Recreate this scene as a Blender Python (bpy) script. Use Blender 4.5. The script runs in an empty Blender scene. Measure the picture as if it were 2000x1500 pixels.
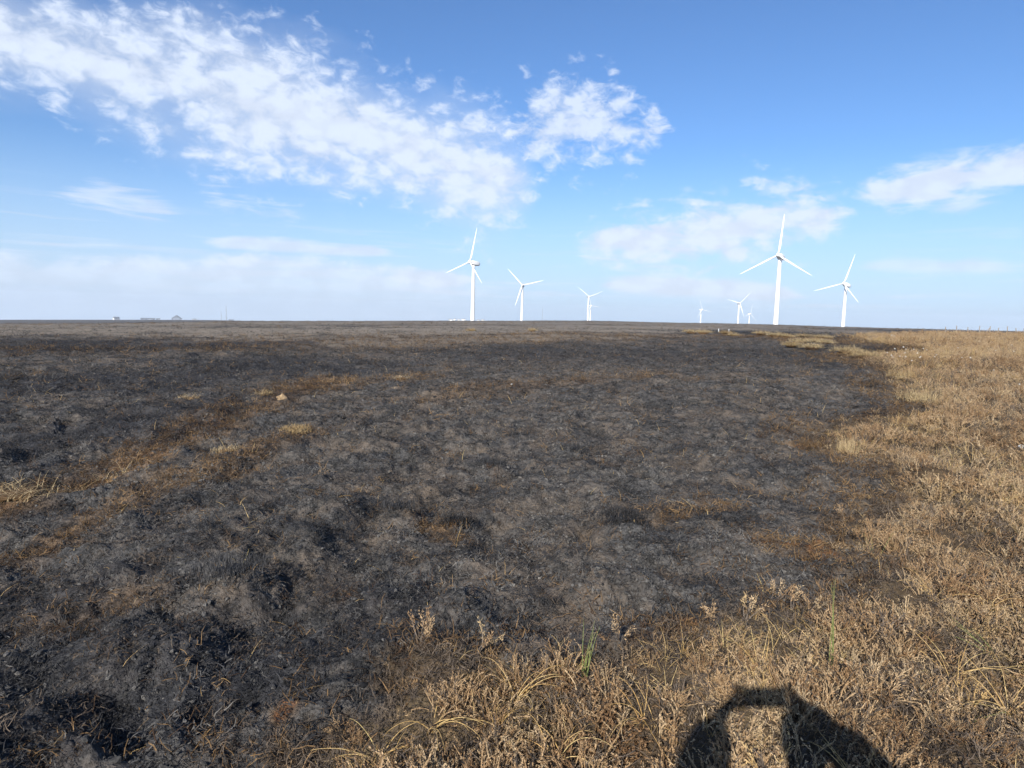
import bpy, bmesh, math, random
import numpy as np
from mathutils import Vector, Matrix, Euler

random.seed(7)
RNG = np.random.default_rng(7)
SC = bpy.context.scene
COL = SC.collection
EYE = 1.6

# ------------------------------------------------------------------ camera
FPX, ROLL, PITCH = 1300.0, 0.026, math.atan(136.5 / 1300.0)     # focal length in pixels of a 2000 px wide frame
FW = np.array([0, math.cos(PITCH), -math.sin(PITCH)])
_u0 = np.array([0, math.sin(PITCH), math.cos(PITCH)])
_r0 = np.array([1.0, 0, 0])
RT = _r0 * math.cos(ROLL) + _u0 * math.sin(ROLL)
UP = -_r0 * math.sin(ROLL) + _u0 * math.cos(ROLL)
CAM = np.array([0, 0, EYE])
cam_data = bpy.data.cameras.new('camera')
cam_data.sensor_width = 36.0
cam_data.lens = 36.0 * FPX / 2000.0
cam_data.clip_start = 0.02
cam_data.clip_end = 60000
cam = bpy.data.objects.new('camera', cam_data)
COL.objects.link(cam)
cam.matrix_world = Matrix(((RT[0], UP[0], -FW[0], CAM[0]), (RT[1], UP[1], -FW[1], CAM[1]),
                           (RT[2], UP[2], -FW[2], CAM[2]), (0, 0, 0, 1)))
SC.camera = cam


def ray(x, y):
    d = FW * FPX + RT * (x - 1000) - UP * (y - 750)
    return d / np.linalg.norm(d)


def azel(x, y):
    d = ray(x, y)
    return math.atan2(d[0], d[1]), math.asin(d[2])


# ------------------------------------------------------------------ sun, sky, exposure
ANTI = ray(1462, 1350)                                           # where the photographer's phone throws its shadow
SUN_EL = math.asin(-ANTI[2])
SUN_AZ = math.atan2(-ANTI[0], -ANTI[1])                          # compass angle from +Y towards +X
sun_data = bpy.data.lights.new('sun', 'SUN')
sun_data.energy = 4.8
sun_data.angle = math.radians(0.53)
sun_data.color = (1.0, 0.955, 0.88)
sun = bpy.data.objects.new('sun', sun_data)
COL.objects.link(sun)
sun.rotation_euler = Vector(ANTI.tolist()).to_track_quat('-Z', 'Y').to_euler()
SC.view_settings.view_transform = 'Standard'
SC.view_settings.look = 'None'
SC.view_settings.exposure = 0.7
SC.view_settings.gamma = 1.0
SC.view_settings.use_curve_mapping = False
SC.cycles.max_bounces = 4
SC.cycles.diffuse_bounces = 2
SC.cycles.use_adaptive_sampling = True
SC.cycles.adaptive_threshold = 0.03
SC.cycles.transparent_max_bounces = 6
SC.cycles.volume_bounces = 0


class NT:
    """small helper for node graphs"""
    def __init__(self, tree):
        self.t = tree
        self.l = tree.links

    def n(self, typ, **kw):
        nd = self.t.nodes.new(typ)
        for k, v in kw.items():
            setattr(nd, k, v)
        return nd

    def put(self, sock, v):
        if isinstance(v, bpy.types.NodeSocket):
            self.l.new(v, sock)
        elif v is not None:
            if hasattr(sock, 'default_value'):
                try:
                    sock.default_value = v
                except Exception:
                    sock.default_value = (*v, 1.0)

    def math(self, op, a, b=None, c=None, clamp=False):
        nd = self.n('ShaderNodeMath', operation=op, use_clamp=clamp)
        for i, v in enumerate((a, b, c)):
            if v is not None:
                self.put(nd.inputs[i], v)
        return nd.outputs[0]

    def mix(self, f, a, b, blend='MIX'):
        nd = self.n('ShaderNodeMix', data_type='RGBA', blend_type=blend)
        self.put(nd.inputs[0], f)
        self.put(nd.inputs[6], a if isinstance(a, bpy.types.NodeSocket) else (*a, 1.0))
        self.put(nd.inputs[7], b if isinstance(b, bpy.types.NodeSocket) else (*b, 1.0))
        return nd.outputs[2]

    def noise(self, vec, scale, detail=4.0, rough=0.55, dist=0.0, dim='3D'):
        nd = self.n('ShaderNodeTexNoise', noise_dimensions=dim)
        if vec is not None:
            self.put(nd.inputs['Vector'], vec)
        nd.inputs['Scale'].default_value = scale
        nd.inputs['Detail'].default_value = detail
        nd.inputs['Roughness'].default_value = rough
        nd.inputs['Distortion'].default_value = dist
        return nd.outputs['Fac']

    def smooth(self, v, lo, hi, a=0.0, b=1.0):
        nd = self.n('ShaderNodeMapRange', interpolation_type='SMOOTHSTEP')
        self.put(nd.inputs[0], v)
        for i, q in enumerate((lo, hi, a, b)):
            self.put(nd.inputs[i + 1], q)
        return nd.outputs[0]

    def curve(self, v, pts, lo, hi, ylo, yhi):
        """piecewise curve of v: pts are (x, y) in real units"""
        m = self.n('ShaderNodeMapRange')
        self.put(m.inputs[0], v)
        m.inputs[1].default_value, m.inputs[2].default_value = lo, hi
        fc = self.n('ShaderNodeFloatCurve')
        cv = fc.mapping.curves[0]
        P = [((x - lo) / (hi - lo), (y - ylo) / (yhi - ylo)) for x, y in pts]
        while len(cv.points) < len(P):
            cv.points.new(0.5, 0.5)
        for p, q in zip(cv.points, P):
            p.location = q
            p.handle_type = 'AUTO'
        fc.mapping.update()
        self.l.new(m.outputs[0], fc.inputs['Value'])
        m2 = self.n('ShaderNodeMapRange')
        self.l.new(fc.outputs[0], m2.inputs[0])
        m2.inputs[3].default_value, m2.inputs[4].default_value = ylo, yhi
        return m2.outputs[0]


world = bpy.data.worlds.new('World')
SC.world = world
world.use_nodes = True
world.node_tree.nodes.clear()
W = NT(world.node_tree)
SKY_STRENGTH = 0.074
sky = W.n('ShaderNodeTexSky', sky_type='NISHITA')
sky.sun_disc = False
sky.sun_elevation = SUN_EL
sky.sun_rotation = SUN_AZ
sky.altitude = 200
sky.air_density = 1.0
sky.dust_density = 0.6
sky.ozone_density = 2.5
tc = W.n('ShaderNodeTexCoord')
sep = W.n('ShaderNodeSeparateXYZ')
W.l.new(tc.outputs['Generated'], sep.inputs[0])
dx, dy, dz = sep.outputs
AZ = W.math('ARCTAN2', dx, dy)
EL = W.math('ARCSINE', dz)
pv = W.n('ShaderNodeCombineXYZ')
W.l.new(AZ, pv.inputs[0])
W.l.new(EL, pv.inputs[1])
PV = pv.outputs[0]


def sheared(rot, sx, sy, off=0.0):
    """cloud noise coordinates: the (azimuth, elevation) plane turned by rot and stretched"""
    m = W.n('ShaderNodeMapping')
    W.l.new(PV, m.inputs[0])
    m.inputs['Location'].default_value = (off, off * 0.7, off * 1.3)
    m.inputs['Rotation'].default_value = (0, 0, rot)
    m.inputs['Scale'].default_value = (sx, sy, 1)
    return m.outputs[0]


def band(px_center, px_width, az_ends=None):
    """how far inside a cloud bank a direction is: 1 on its centre line, 0 on its rim, negative outside"""
    cs, ws = [], []
    for (x, y), w in zip(px_center, px_width):
        a, e = azel(x, y)
        _, e2 = azel(x, y - w)
        cs.append((a, e))
        ws.append((a, abs(e2 - e)))
    lo, hi = cs[0][0], cs[-1][0]
    c = W.curve(AZ, cs, lo, hi, 0.0, 1.0)
    w = W.curve(AZ, ws, lo, hi, 0.0, 0.3)
    q = W.math('DIVIDE', W.math('ABSOLUTE', W.math('SUBTRACT', EL, c)), W.math('MAXIMUM', w, 0.002))
    ins = W.math('SUBTRACT', 1.0, q)
    f = 0.09
    e1 = W.smooth(AZ, lo - f * 0.2, lo + f)
    e2 = W.smooth(AZ, hi + f * 0.2, hi - f)
    e = W.math('MULTIPLY', e1, e2)
    return W.math('SUBTRACT', W.math('MULTIPLY', W.math('ADD', ins, 1.0), e), 1.0)


def cellular(vec, scale, smooth=0.6):
    """rounded puffs of broken cloud"""
    v = W.n('ShaderNodeTexVoronoi', feature='SMOOTH_F1', voronoi_dimensions='2D')
    W.l.new(vec, v.inputs['Vector'])
    v.inputs['Scale'].default_value = scale
    v.inputs['Smoothness'].default_value = smooth
    v.inputs['Randomness'].default_value = 1.0
    return v.outputs['Distance']


def warped(rot, sx, sy, amt, wscale):
    base = sheared(rot, sx, sy)
    nz = W.n('ShaderNodeTexNoise')
    W.l.new(base, nz.inputs['Vector'])
    nz.inputs['Scale'].default_value = wscale
    nz.inputs['Detail'].default_value = 4.0
    nz.inputs['Roughness'].default_value = 0.6
    sub = W.n('ShaderNodeVectorMath', operation='SUBTRACT')
    W.l.new(nz.outputs['Color'], sub.inputs[0])
    sub.inputs[1].default_value = (0.5, 0.5, 0.5)
    sc = W.n('ShaderNodeVectorMath', operation='SCALE')
    W.l.new(sub.outputs[0], sc.inputs[0])
    sc.inputs['Scale'].default_value = amt
    ad = W.n('ShaderNodeVectorMath', operation='ADD')
    W.l.new(base, ad.inputs[0])
    W.l.new(sc.outputs[0], ad.inputs[1])
    return ad.outputs[0]


WV = warped(0.42, 25, 42, 1.6, 1.2)
cells = W.math('SUBTRACT', 1.0, cellular(WV, 1.0))
cells2 = W.noise(sheared(0.42, 40, 66, 3.1), 1.0, 6.0, 0.62, 0.7)
big = W.noise(sheared(0.36, 4.5, 9, 5.0), 1.0, 4.0, 0.55)
puff = W.math('ADD', W.math('MULTIPLY', W.math('SUBTRACT', cells, 0.62), 1.35), W.math('MULTIPLY', W.math('SUBTRACT', cells2, 0.5), 2.4))
puff = W.math('ADD', puff, W.math('MULTIPLY', W.math('SUBTRACT', big, 0.5), 2.2))
streak_n = W.noise(sheared(0.16, 9, 70, 9.0), 1.0, 6.0, 0.62, 0.6)
streak = W.math('MULTIPLY', W.math('SUBTRACT', streak_n, 0.5), 3.4)
rstreak_n = W.noise(sheared(0.16, 12, 42, 2.0), 1.0, 5.0, 0.58, 0.6)
rstreak = W.math('MULTIPLY', W.math('SUBTRACT', rstreak_n, 0.5), 3.2)


def layer(ins, nz, lo, hi, top):
    v = W.math('ADD', ins, nz)
    return W.smooth(v, lo, hi, 0.0, top)


CL = []
# the broad bank of broken cloud running down from the upper left
m1 = band([(-420, -140), (-150, -10), (0, 60), (200, 130), (400, 178), (620, 240), (820, 302), (960, 340), (1110, 375)],
          [190, 180, 150, 165, 180, 170, 145, 120, 70])
CL.append(layer(m1, W.math('MULTIPLY', puff, 0.74), 0.03, 1.0, 0.90))
# thin veil between its puffs
CL.append(layer(m1, W.math('MULTIPLY', W.math('SUBTRACT', big, 0.5), 1.6), -0.15, 0.9, 0.48))
# ragged cluster at its right end
m2 = band([(930, 280), (1040, 258), (1150, 240), (1250, 252), (1390, 262)], [70, 125, 135, 95, 30])
CL.append(layer(m2, W.math('MULTIPLY', puff, 0.80), 0.14, 1.15, 0.86))
# streaky cloud on the right
m3 = band([(1060, 480), (1200, 470), (1350, 462), (1480, 440), (1600, 425), (1740, 400)], [30, 62, 88, 88, 62, 20])
CL.append(layer(m3, W.math('ADD', W.math('MULTIPLY', rstreak, 0.62), W.math('MULTIPLY', puff, 0.45)), -0.08, 0.80, 0.93))
m3b = band([(1600, 400), (1720, 378), (1850, 350), (2000, 325), (2250, 265), (2500, 200)], [22, 46, 54, 60, 80, 80])
CL.append(layer(m3b, W.math('ADD', W.math('MULTIPLY', rstreak, 0.80), W.math('MULTIPLY', puff, 0.25)), -0.05, 0.85, 0.90))
m3c = band([(1730, 440), (1800, 418), (1900, 400), (2050, 385)], [16, 26, 26, 20])
CL.append(layer(m3c, W.math('MULTIPLY', rstreak, 0.7), 0.0, 1.0, 0.65))
# low sheet of cloud along the horizon on the left
m4 = band([(-600, 575), (-200, 565), (0, 560), (250, 560), (500, 560), (700, 560), (860, 560), (1010, 566)],
          [100, 92, 84, 80, 82, 62, 36, 14])
top4 = W.curve(AZ, [azel(x, y) for x, y in ((-600, 470), (-200, 478), (0, 484), (130, 500), (260, 488), (330, 498), (480, 486), (700, 505), (860, 530), (1010, 555))],
               azel(-600, 470)[0], azel(1010, 555)[0], 0.0, 1.0)
rag = W.math('ADD', W.math('MULTIPLY', W.math('SUBTRACT', cells2, 0.5), 0.030), W.math('MULTIPLY', W.math('SUBTRACT', cells, 0.6), 0.014))
below = W.smooth(W.math('SUBTRACT', W.math('ADD', top4, rag), EL), -0.002, 0.022)
fade4 = W.math('MULTIPLY', W.smooth(EL, 0.0, 0.075, 0.35, 1.0), W.smooth(AZ, azel(1010, 555)[0], azel(820, 540)[0]))
dens4 = W.smooth(W.math('ADD', streak_n, W.math('MULTIPLY', big, 0.35)), 0.38, 0.78, 0.55, 1.0)
CL.append(W.math('MULTIPLY', W.math('MULTIPLY', below, fade4), dens4))
m4b = band([(330, 478), (480, 474), (640, 486), (840, 500)], [14, 17, 17, 10])
CL.append(layer(m4b, W.math('MULTIPLY', streak, 0.4), 0.0, 0.7, 0.75))
m4c = band([(690, 540), (800, 540), (900, 548), (985, 556)], [10, 22, 20, 8])
CL.append(layer(m4c, W.math('MULTIPLY', puff, 0.4), 0.05, 0.6, 0.8))
# thin bar over the horizon on the right
m5 = band([(1110, 562), (1200, 556), (1330, 560), (1480, 572), (1640, 588)], [12, 22, 28, 26, 12])
CL.append(layer(m5, W.math('MULTIPLY', rstreak, 0.35), 0.0, 0.6, 0.85))
m5b = band([(1600, 530), (1750, 520), (1880, 522), (2100, 535)], [10, 24, 22, 14])
CL.append(layer(m5b, W.math('MULTIPLY', rstreak, 0.5), 0.05, 0.9, 0.55))
m5c = band([(1620, 330), (1700, 305), (1790, 285)], [16, 30, 16])
CL.append(layer(m5c, W.math('MULTIPLY', rstreak, 0.4), 0.0, 1.0, 0.4))
# thin bars low over the whole horizon
bars_n = W.noise(sheared(0.05, 4.5, 85, 14.0), 1.0, 5.0, 0.6, 0.4)
bars = W.math('MULTIPLY', W.smooth(bars_n, 0.52, 0.74, 0.0, 0.62), W.math('MULTIPLY', W.smooth(EL, 0.0, 0.03), W.smooth(EL, 0.17, 0.06)))
CL.append(bars)
# wisps
m6 = band([(0, 385), (160, 385), (300, 405), (440, 422)], [40, 66, 54, 20])
CL.append(layer(m6, W.math('MULTIPLY', streak, 0.85), 0.35, 1.35, 0.75))
m7 = band([(280, 365), (420, 385), (540, 415), (680, 435)], [26, 52, 52, 24])
CL.append(layer(m7, W.math('ADD', W.math('MULTIPLY', streak, 0.8), W.math('MULTIPLY', puff, 0.3)), 0.35, 1.35, 0.7))
m8 = band([(1050, 120), (1090, 100), (1120, 110), (1170, 150)], [12, 45, 50, 20])
CL.append(layer(m8, W.math('MULTIPLY', puff, 0.5), 0.2, 1.4, 0.3))
# the same broken cloud goes on round the rest of the sky
away = W.math('MAXIMUM', W.smooth(W.math('ABSOLUTE', AZ), 0.85, 1.2), W.smooth(EL, 0.6, 0.85))
wide = W.noise(sheared(0.3, 2.0, 3.0, 4.0), 1.0, 2.0, 0.5)
gen = W.smooth(W.math('ADD', W.math('MULTIPLY', W.math('SUBTRACT', wide, 0.5), 4.0), W.math('MULTIPLY', puff, 0.5)), 0.2, 1.1, 0.0, 0.85)
CL.append(W.math('MULTIPLY', gen, W.math('MULTIPLY', away, W.smooth(EL, 0.03, 0.2))))
cov = None
for c in CL:
    inv = W.math('SUBTRACT', 1.0, c)
    cov = inv if cov is None else W.math('MULTIPLY', cov, inv)
cov = W.math('SUBTRACT', 1.0, cov, clamp=True)
sky_tint = W.mix(1.0, sky.outputs[0], (0.74, 0.99, 1.30), 'MULTIPLY')
CLOUD = 7.2
shade = W.smooth(W.math('ADD', cells, W.math('MULTIPLY', cells2, 0.5)), 0.55, 1.1, 0.93, 1.04)
cl_rgb = W.n('ShaderNodeVectorMath', operation='SCALE')
cl_rgb.inputs[0].default_value = (CLOUD * 0.91, CLOUD * 1.02, CLOUD * 1.22)
W.l.new(shade, cl_rgb.inputs['Scale'])
low = W.smooth(EL, -0.02, 0.24, 1.0, 0.0)                          # pale air close to the horizon
hz_rgb = W.mix(W.math('MULTIPLY', low, 0.8), sky_tint, (5.0, 6.4, 8.6))
skyc = W.mix(cov, hz_rgb, cl_rgb.outputs[0])
bg = W.n('ShaderNodeBackground')
W.l.new(skyc, bg.inputs[0])
bg.inputs[1].default_value = SKY_STRENGTH
wo = W.n('ShaderNodeOutputWorld')
W.l.new(bg.outputs[0], wo.inputs[0])
world.cycles.sampling_method = 'MANUAL'
world.cycles.sample_map_resolution = 512


# ------------------------------------------------------------------ helpers for things
def tag(o, label=None, cat=None, group=None, kind=None):
    if label:
        o['label'] = label
    if cat:
        o['category'] = cat
    if group:
        o['group'] = group
    if kind:
        o['kind'] = kind
    return o


def empty(name, loc=(0, 0, 0), rz=0.0):
    o = bpy.data.objects.new(name, None)
    COL.objects.link(o)
    o.location = loc
    o.rotation_euler = (0, 0, rz)
    return o


def link(name, me, parent=None, mat=None, col=None):
    o = bpy.data.objects.new(name, me)
    (col or COL).objects.link(o)
    if parent is not None:
        o.parent = parent
    if mat is not None and not me.materials:
        me.materials.append(mat)
    return o


class MB:
    """collects vertices and faces for one mesh"""
    def __init__(self):
        self.v, self.f = [], []

    def add(self, vs, fs):
        k = len(self.v)
        self.v += [tuple(p) for p in vs]
        self.f += [tuple(i + k for i in q) for q in fs]

    def box(self, c, s, rz=0.0):
        ca, sa = math.cos(rz), math.sin(rz)
        vs = []
        for z in (-1, 1):
            for x, y in ((-1, -1), (1, -1), (1, 1), (-1, 1)):
                px, py = x * s[0] / 2, y * s[1] / 2
                vs.append((c[0] + px * ca - py * sa, c[1] + px * sa + py * ca, c[2] + z * s[2] / 2))
        self.add(vs, [(3, 2, 1, 0), (4, 5, 6, 7), (0, 1, 5, 4), (1, 2, 6, 5), (2, 3, 7, 6), (3, 0, 4, 7)])

    def tube(self, pts, rad, n=8, cap=True):
        pts = [Vector(p) for p in pts]
        rings = []
        for i, p in enumerate(pts):
            t = (pts[min(i + 1, len(pts) - 1)] - pts[max(i - 1, 0)]).normalized()
            a = t.orthogonal().normalized() if i == 0 else (rings_a - t * rings_a.dot(t)).normalized()
            rings_a = a
            b = t.cross(a)
            r = rad[i] if hasattr(rad, '__len__') else rad
            rings.append([p + (a * math.cos(2 * math.pi * k / n) + b * math.sin(2 * math.pi * k / n)) * r for k in range(n)])
        vs = [q for rg in rings for q in rg]
        fs = [(i * n + k, i * n + (k + 1) % n, (i + 1) * n + (k + 1) % n, (i + 1) * n + k) for i in range(len(pts) - 1) for k in range(n)]
        if cap:
            fs.append(tuple(range(n - 1, -1, -1)))
            fs.append(tuple((len(pts) - 1) * n + k for k in range(n)))
        self.add(vs, fs)

    def ribbon(self, pts, wid, side):
        """flat tapering blade along pts"""
        side = Vector(side).normalized()
        vs, fs = [], []
        for i, p in enumerate(pts):
            p = Vector(p)
            w = wid[i] if hasattr(wid, '__len__') else wid
            vs += [p - side * w / 2, p + side * w / 2]
        for i in range(len(pts) - 1):
            fs.append((2 * i, 2 * i + 1, 2 * i + 3, 2 * i + 2))
        self.add(vs, fs)

    def mesh(self, name, smooth=False):
        me = bpy.data.meshes.new(name)
        me.from_pydata(self.v, [], self.f)
        if smooth:
            me.polygons.foreach_set('use_smooth', [True] * len(me.polygons))
        me.update()
        return me

    def build(self, name, mat, parent=None, smooth=False, col=None):
        return link(name, self.mesh(name, smooth), parent, mat, col)


def principled(name, color=(0.5, 0.5, 0.5), rough=0.8, spec=0.3):
    m = bpy.data.materials.new(name)
    m.use_nodes = True
    t = NT(m.node_tree)
    b = m.node_tree.nodes['Principled BSDF']
    b.inputs['Base Color'].default_value = (*color, 1)
    b.inputs['Roughness'].default_value = rough
    b.inputs['Specular IOR Level'].default_value = spec
    return m, t, b


# ------------------------------------------------------------------ noise in numpy
def _hash(ix, iy, seed):
    h = (ix * 374761393 + iy * 668265263 + seed * 1442695041) & 0xFFFFFFFF
    h = ((h ^ (h >> 13)) * 1274126177) & 0xFFFFFFFF
    return (h ^ (h >> 16)) & 0xFFFFFFFF


def pnoise(x, y, seed=0):
    """gradient noise, about -1 to 1"""
    x = np.asarray(x, float)
    y = np.asarray(y, float)
    ix, iy = np.floor(x).astype(np.int64), np.floor(y).astype(np.int64)
    fx, fy = x - ix, y - iy
    u, v = fx * fx * fx * (fx * (fx * 6 - 15) + 10), fy * fy * fy * (fy * (fy * 6 - 15) + 10)

    def g(ox, oy):
        a = _hash(ix + ox, iy + oy, seed) * (2 * math.pi / 4294967296.0)
        return np.cos(a) * (fx - ox) + np.sin(a) * (fy - oy)
    n0 = g(0, 0) * (1 - u) + g(1, 0) * u
    n1 = g(0, 1) * (1 - u) + g(1, 1) * u
    return (n0 * (1 - v) + n1 * v) * 1.5


# ------------------------------------------------------------------ the lie of the land
TILT = 0.016
CREST = [(-350, 634), (0, 632), (150, 631.5), (300, 630), (400, 628), (450, 627.2), (550, 626.8), (700, 627), (900, 626.5), (1000, 626.8), (1060, 626.2),
         (1150, 626.4), (1200, 627.5), (1300, 630), (1400, 631.6), (1516, 634), (1643, 638.5), (1800, 642.3), (1900, 645), (2000, 647), (2350, 655)]
_c = [azel(*p) for p in CREST]
CR_AZ = np.array([-math.pi, -1.2] + [a for a, e in _c] + [1.2, math.pi])
CR_D = np.array([0.03, 0.03] + [-math.tan(e) for a, e in _c] + [0.012, 0.03])
FAR = [(-350, 624.5), (0, 624.5), (300, 624.6), (420, 625.2), (470, 626.4), (560, 631), (900, 634), (1300, 638), (2000, 655)]
_f = [azel(*p) for p in FAR]
FR_AZ = np.array([-math.pi, -1.2] + [a for a, e in _f] + [1.2, math.pi])
FR_D = np.array([0.03, 0.03] + [-math.tan(e) for a, e in _f] + [0.018, 0.03])


def sstep(x, a, b):
    t = np.clip((x - a) / (b - a), 0, 1)
    return t * t * (3 - 2 * t)


def land(X, Y):
    """height of the ground without its small bumps"""
    X = np.asarray(X, float)
    Y = np.asarray(Y, float)
    d = np.maximum(np.hypot(X, Y), 0.02)
    az = np.arctan2(X, Y)
    s = np.sin(az)
    dc = np.interp(az, CR_AZ, CR_D)
    k = (np.maximum(dc + TILT * s, 0.002) / 2) ** 2 / EYE
    k = np.minimum(k, 8e-5)
    d2 = 2.2 * np.sqrt(EYE / k)
    dep_near = EYE / np.minimum(d, d2) - TILT * s + k * np.minimum(d, d2)
    t = np.clip((np.log(d) - np.log(d2)) / (np.log(2600.0) - np.log(d2)), 0, 1)
    t = t * t * (3 - 2 * t)
    dep = dep_near * (1 - t) + np.interp(az, FR_AZ, FR_D) * t
    dep = dep + np.maximum(d - 5500, 0) * 1.2e-5
    z = EYE - dep * d
    return z


def at(x, y, dmax=600.0):
    """the point of the ground behind a pixel of the photograph"""
    a, e = azel(x, y)
    lo, hi = 0.5, dmax
    sa, ca, te = math.sin(a), math.cos(a), math.tan(e)
    prev = 0.5
    for d in np.geomspace(0.6, dmax, 400):
        if float(land(d * sa, d * ca)) > EYE + te * d:
            lo, hi = prev, d
            break
        prev = d
    else:
        return np.array([dmax * sa, dmax * ca])
    for _ in range(30):
        m = (lo + hi) / 2
        if float(land(m * sa, m * ca)) > EYE + te * m:
            hi = m
        else:
            lo = m
    return np.array([hi * sa, hi * ca])


# edge between the burnt moor and the dry heather, walked from behind the camera round to the skyline
EDGE_PX = [(330, 1600), (450, 1500), (560, 1482), (640, 1427), (715, 1367), (760, 1322), (900, 1312), (1000, 1327), (1080, 1297), (1160, 1312), (1250, 1297),
           (1290, 1247), (1400, 1237), (1480, 1207), (1570, 1192), (1640, 1167), (1680, 1090), (1625, 1050), (1615, 1005), (1655, 990), (1715, 958), (1690, 910),
           (1640, 888), (1590, 872), (1575, 850), (1640, 822), (1720, 806), (1800, 790), (1735, 765), (1705, 730), (1655, 702), (1640, 690), (1760, 687),
           (1775, 677), (1650, 666), (1630, 655), (1760, 651), (1850, 650)]
EDGE = [at(*p) for p in EDGE_PX]
EDGE = [np.array([-1.6, 0.4]), np.array([-1.3, 1.4])] + EDGE + [EDGE[-1] * 1.02 + np.array([120.0, 0])]
POLY = np.array(EDGE + [np.array([400.0, -200.0]), np.array([-60.0, -200.0])])      # closed round the unburnt side


def signed_edge(X, Y):
    """metres to the edge: positive on the burnt side"""
    X = np.asarray(X, float)
    Y = np.asarray(Y, float)
    best = np.full(X.shape, 1e9)
    inside = np.zeros(X.shape, bool)
    n = len(POLY)
    for i in range(n):
        a, b = POLY[i], POLY[(i + 1) % n]
        ex, ey = b - a
        L = ex * ex + ey * ey
        t = np.clip(((X - a[0]) * ex + (Y - a[1]) * ey) / L, 0, 1)
        best = np.minimum(best, (X - a[0] - t * ex) ** 2 + (Y - a[1] - t * ey) ** 2)
        cond = ((a[1] > Y) != (b[1] > Y)) & (X < (b[0] - a[0]) * (Y - a[1]) / (b[1] - a[1] + 1e-12) + a[0])
        inside ^= cond
    s = np.sqrt(best)
    return np.where(inside, -s, s)


STROKES = {  # polylines over the ground: (points, radius as a share of the distance, strength)
    'brown': [([(0, 965), (130, 930), (250, 890), (400, 830), (560, 775), (650, 738)], 0.05, 1.0), ([(0, 1070), (200, 990), (420, 905), (600, 850)], 0.045, 0.8),
              ([(560, 770), (700, 745), (800, 735)], 0.06, 0.6), ([(1300, 1010), (1400, 985)], 0.04, 0.6), ([(1490, 1050), (1570, 1060), (1640, 1090)], 0.032, 1.4),
              ([(1255, 1240), (1330, 1235)], 0.032, 1.4), ([(1580, 862), (1620, 868)], 0.03, 1.4), ([(860, 790), (1000, 760), (1300, 742)], 0.06, 0.45),
              ([(350, 680), (700, 672), (1000, 660), (1300, 652)], 0.2, 0.3), ([(1340, 653), (1480, 657), (1600, 668)], 0.05, 1.0), ([(100, 1190), (260, 1150)], 0.05, 0.6),
              ([(60, 1480), (200, 1440)], 0.05, 0.4), ([(900, 1030), (830, 1010)], 0.03, 0.8), ([(540, 1395), (560, 1380)], 0.02, 1.4), ([(680, 1150), (670, 1155)], 0.015, 1.4)],
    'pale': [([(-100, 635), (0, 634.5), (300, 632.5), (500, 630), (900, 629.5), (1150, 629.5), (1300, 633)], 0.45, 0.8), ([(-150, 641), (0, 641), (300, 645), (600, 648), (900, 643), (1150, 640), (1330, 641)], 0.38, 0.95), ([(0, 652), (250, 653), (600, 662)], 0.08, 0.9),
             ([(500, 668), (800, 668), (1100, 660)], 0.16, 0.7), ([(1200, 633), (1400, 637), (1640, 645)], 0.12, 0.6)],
    'dark': [([(-100, 679), (0, 677), (150, 676), (330, 677)], 0.15, 1.3), ([(0, 765), (150, 750), (350, 740), (560, 712)], 0.15, 0.8),  # first stroke paints a cloud shadow at far left, the others deeper char
             ([(0, 850), (250, 830), (420, 790)], 0.10, 0.85), ([(1000, 690), (1250, 690), (1500, 690), (1640, 715)], 0.16, 0.45),
             ([(1400, 646), (1500, 651), (1640, 661)], 0.07, 1.0), ([(0, 1260), (300, 1300), (520, 1250), (720, 1190)], 0.14, 0.5),
             ([(1640, 642), (1800, 646), (1900, 649)], 0.06, 0.9), ([(1660, 683), (1770, 681)], 0.05, 0.9), ([(0, 1420), (180, 1400), (420, 1340), (640, 1260)], 0.10, 0.75), ([(0, 1160), (150, 1150), (320, 1080)], 0.05, 0.6)],
}
_SG = {}
for ch, lst in STROKES.items():
    _SG[ch] = []
    for pts, r, s in lst:
        g = np.array([at(*p) for p in pts])
        _SG[ch].append((np.arctan2(g[:, 0], g[:, 1]), np.log(np.hypot(g[:, 0], g[:, 1])), r, s))


def stroke(ch, X, Y):
    X = np.asarray(X, float)
    Y = np.asarray(Y, float)
    d = np.maximum(np.hypot(X, Y), 0.02)
    A, L = np.arctan2(X, Y), np.log(d)
    wob = pnoise(A * 9, L * 9, 61) * 0.5 + pnoise(A * 26, L * 26, 62) * 0.4
    out = np.zeros(X.shape)
    for ga, gl, r, s in _SG[ch]:
        best = np.full(X.shape, 1e9)
        for i in range(len(ga) - 1):
            ex, ey = ga[i + 1] - ga[i], gl[i + 1] - gl[i]
            t = np.clip(((A - ga[i]) * ex + (L - gl[i]) * ey) / (ex * ex + ey * ey + 1e-12), 0, 1)
            best = np.minimum(best, (A - ga[i] - t * ex) ** 2 + (L - gl[i] - t * ey) ** 2)
        q = np.sqrt(best) / r
        out = np.maximum(out, s * np.clip(1.3 - q + wob * 1.15, 0, 1))
    return out


HUMMOCKS = [(*at(x, y), r, h) for x, y, r, h in ((1215, 1030, 0.26, 0.10), (455, 1150, 0.30, 0.11), (960, 925, 0.25, 0.07), (1120, 880, 0.28, 0.07), (780, 1000, 0.25, 0.07),
             (895, 1015, 0.22, 0.05), (1290, 752, 0.6, 0.14), (300, 1240, 0.4, 0.09), (640, 985, 0.4, 0.10), (1190, 1140, 0.3, 0.07), (130, 1130, 0.4, 0.1), (860, 1180, 0.3, 0.06),
             (880, 800, 0.5, 0.10), (330, 700, 1.0, 0.15), (640, 725, 0.8, 0.13), (1430, 900, 0.35, 0.07), (620, 1060, 0.35, 0.07), (1400, 1080, 0.3, 0.05))]


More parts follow.
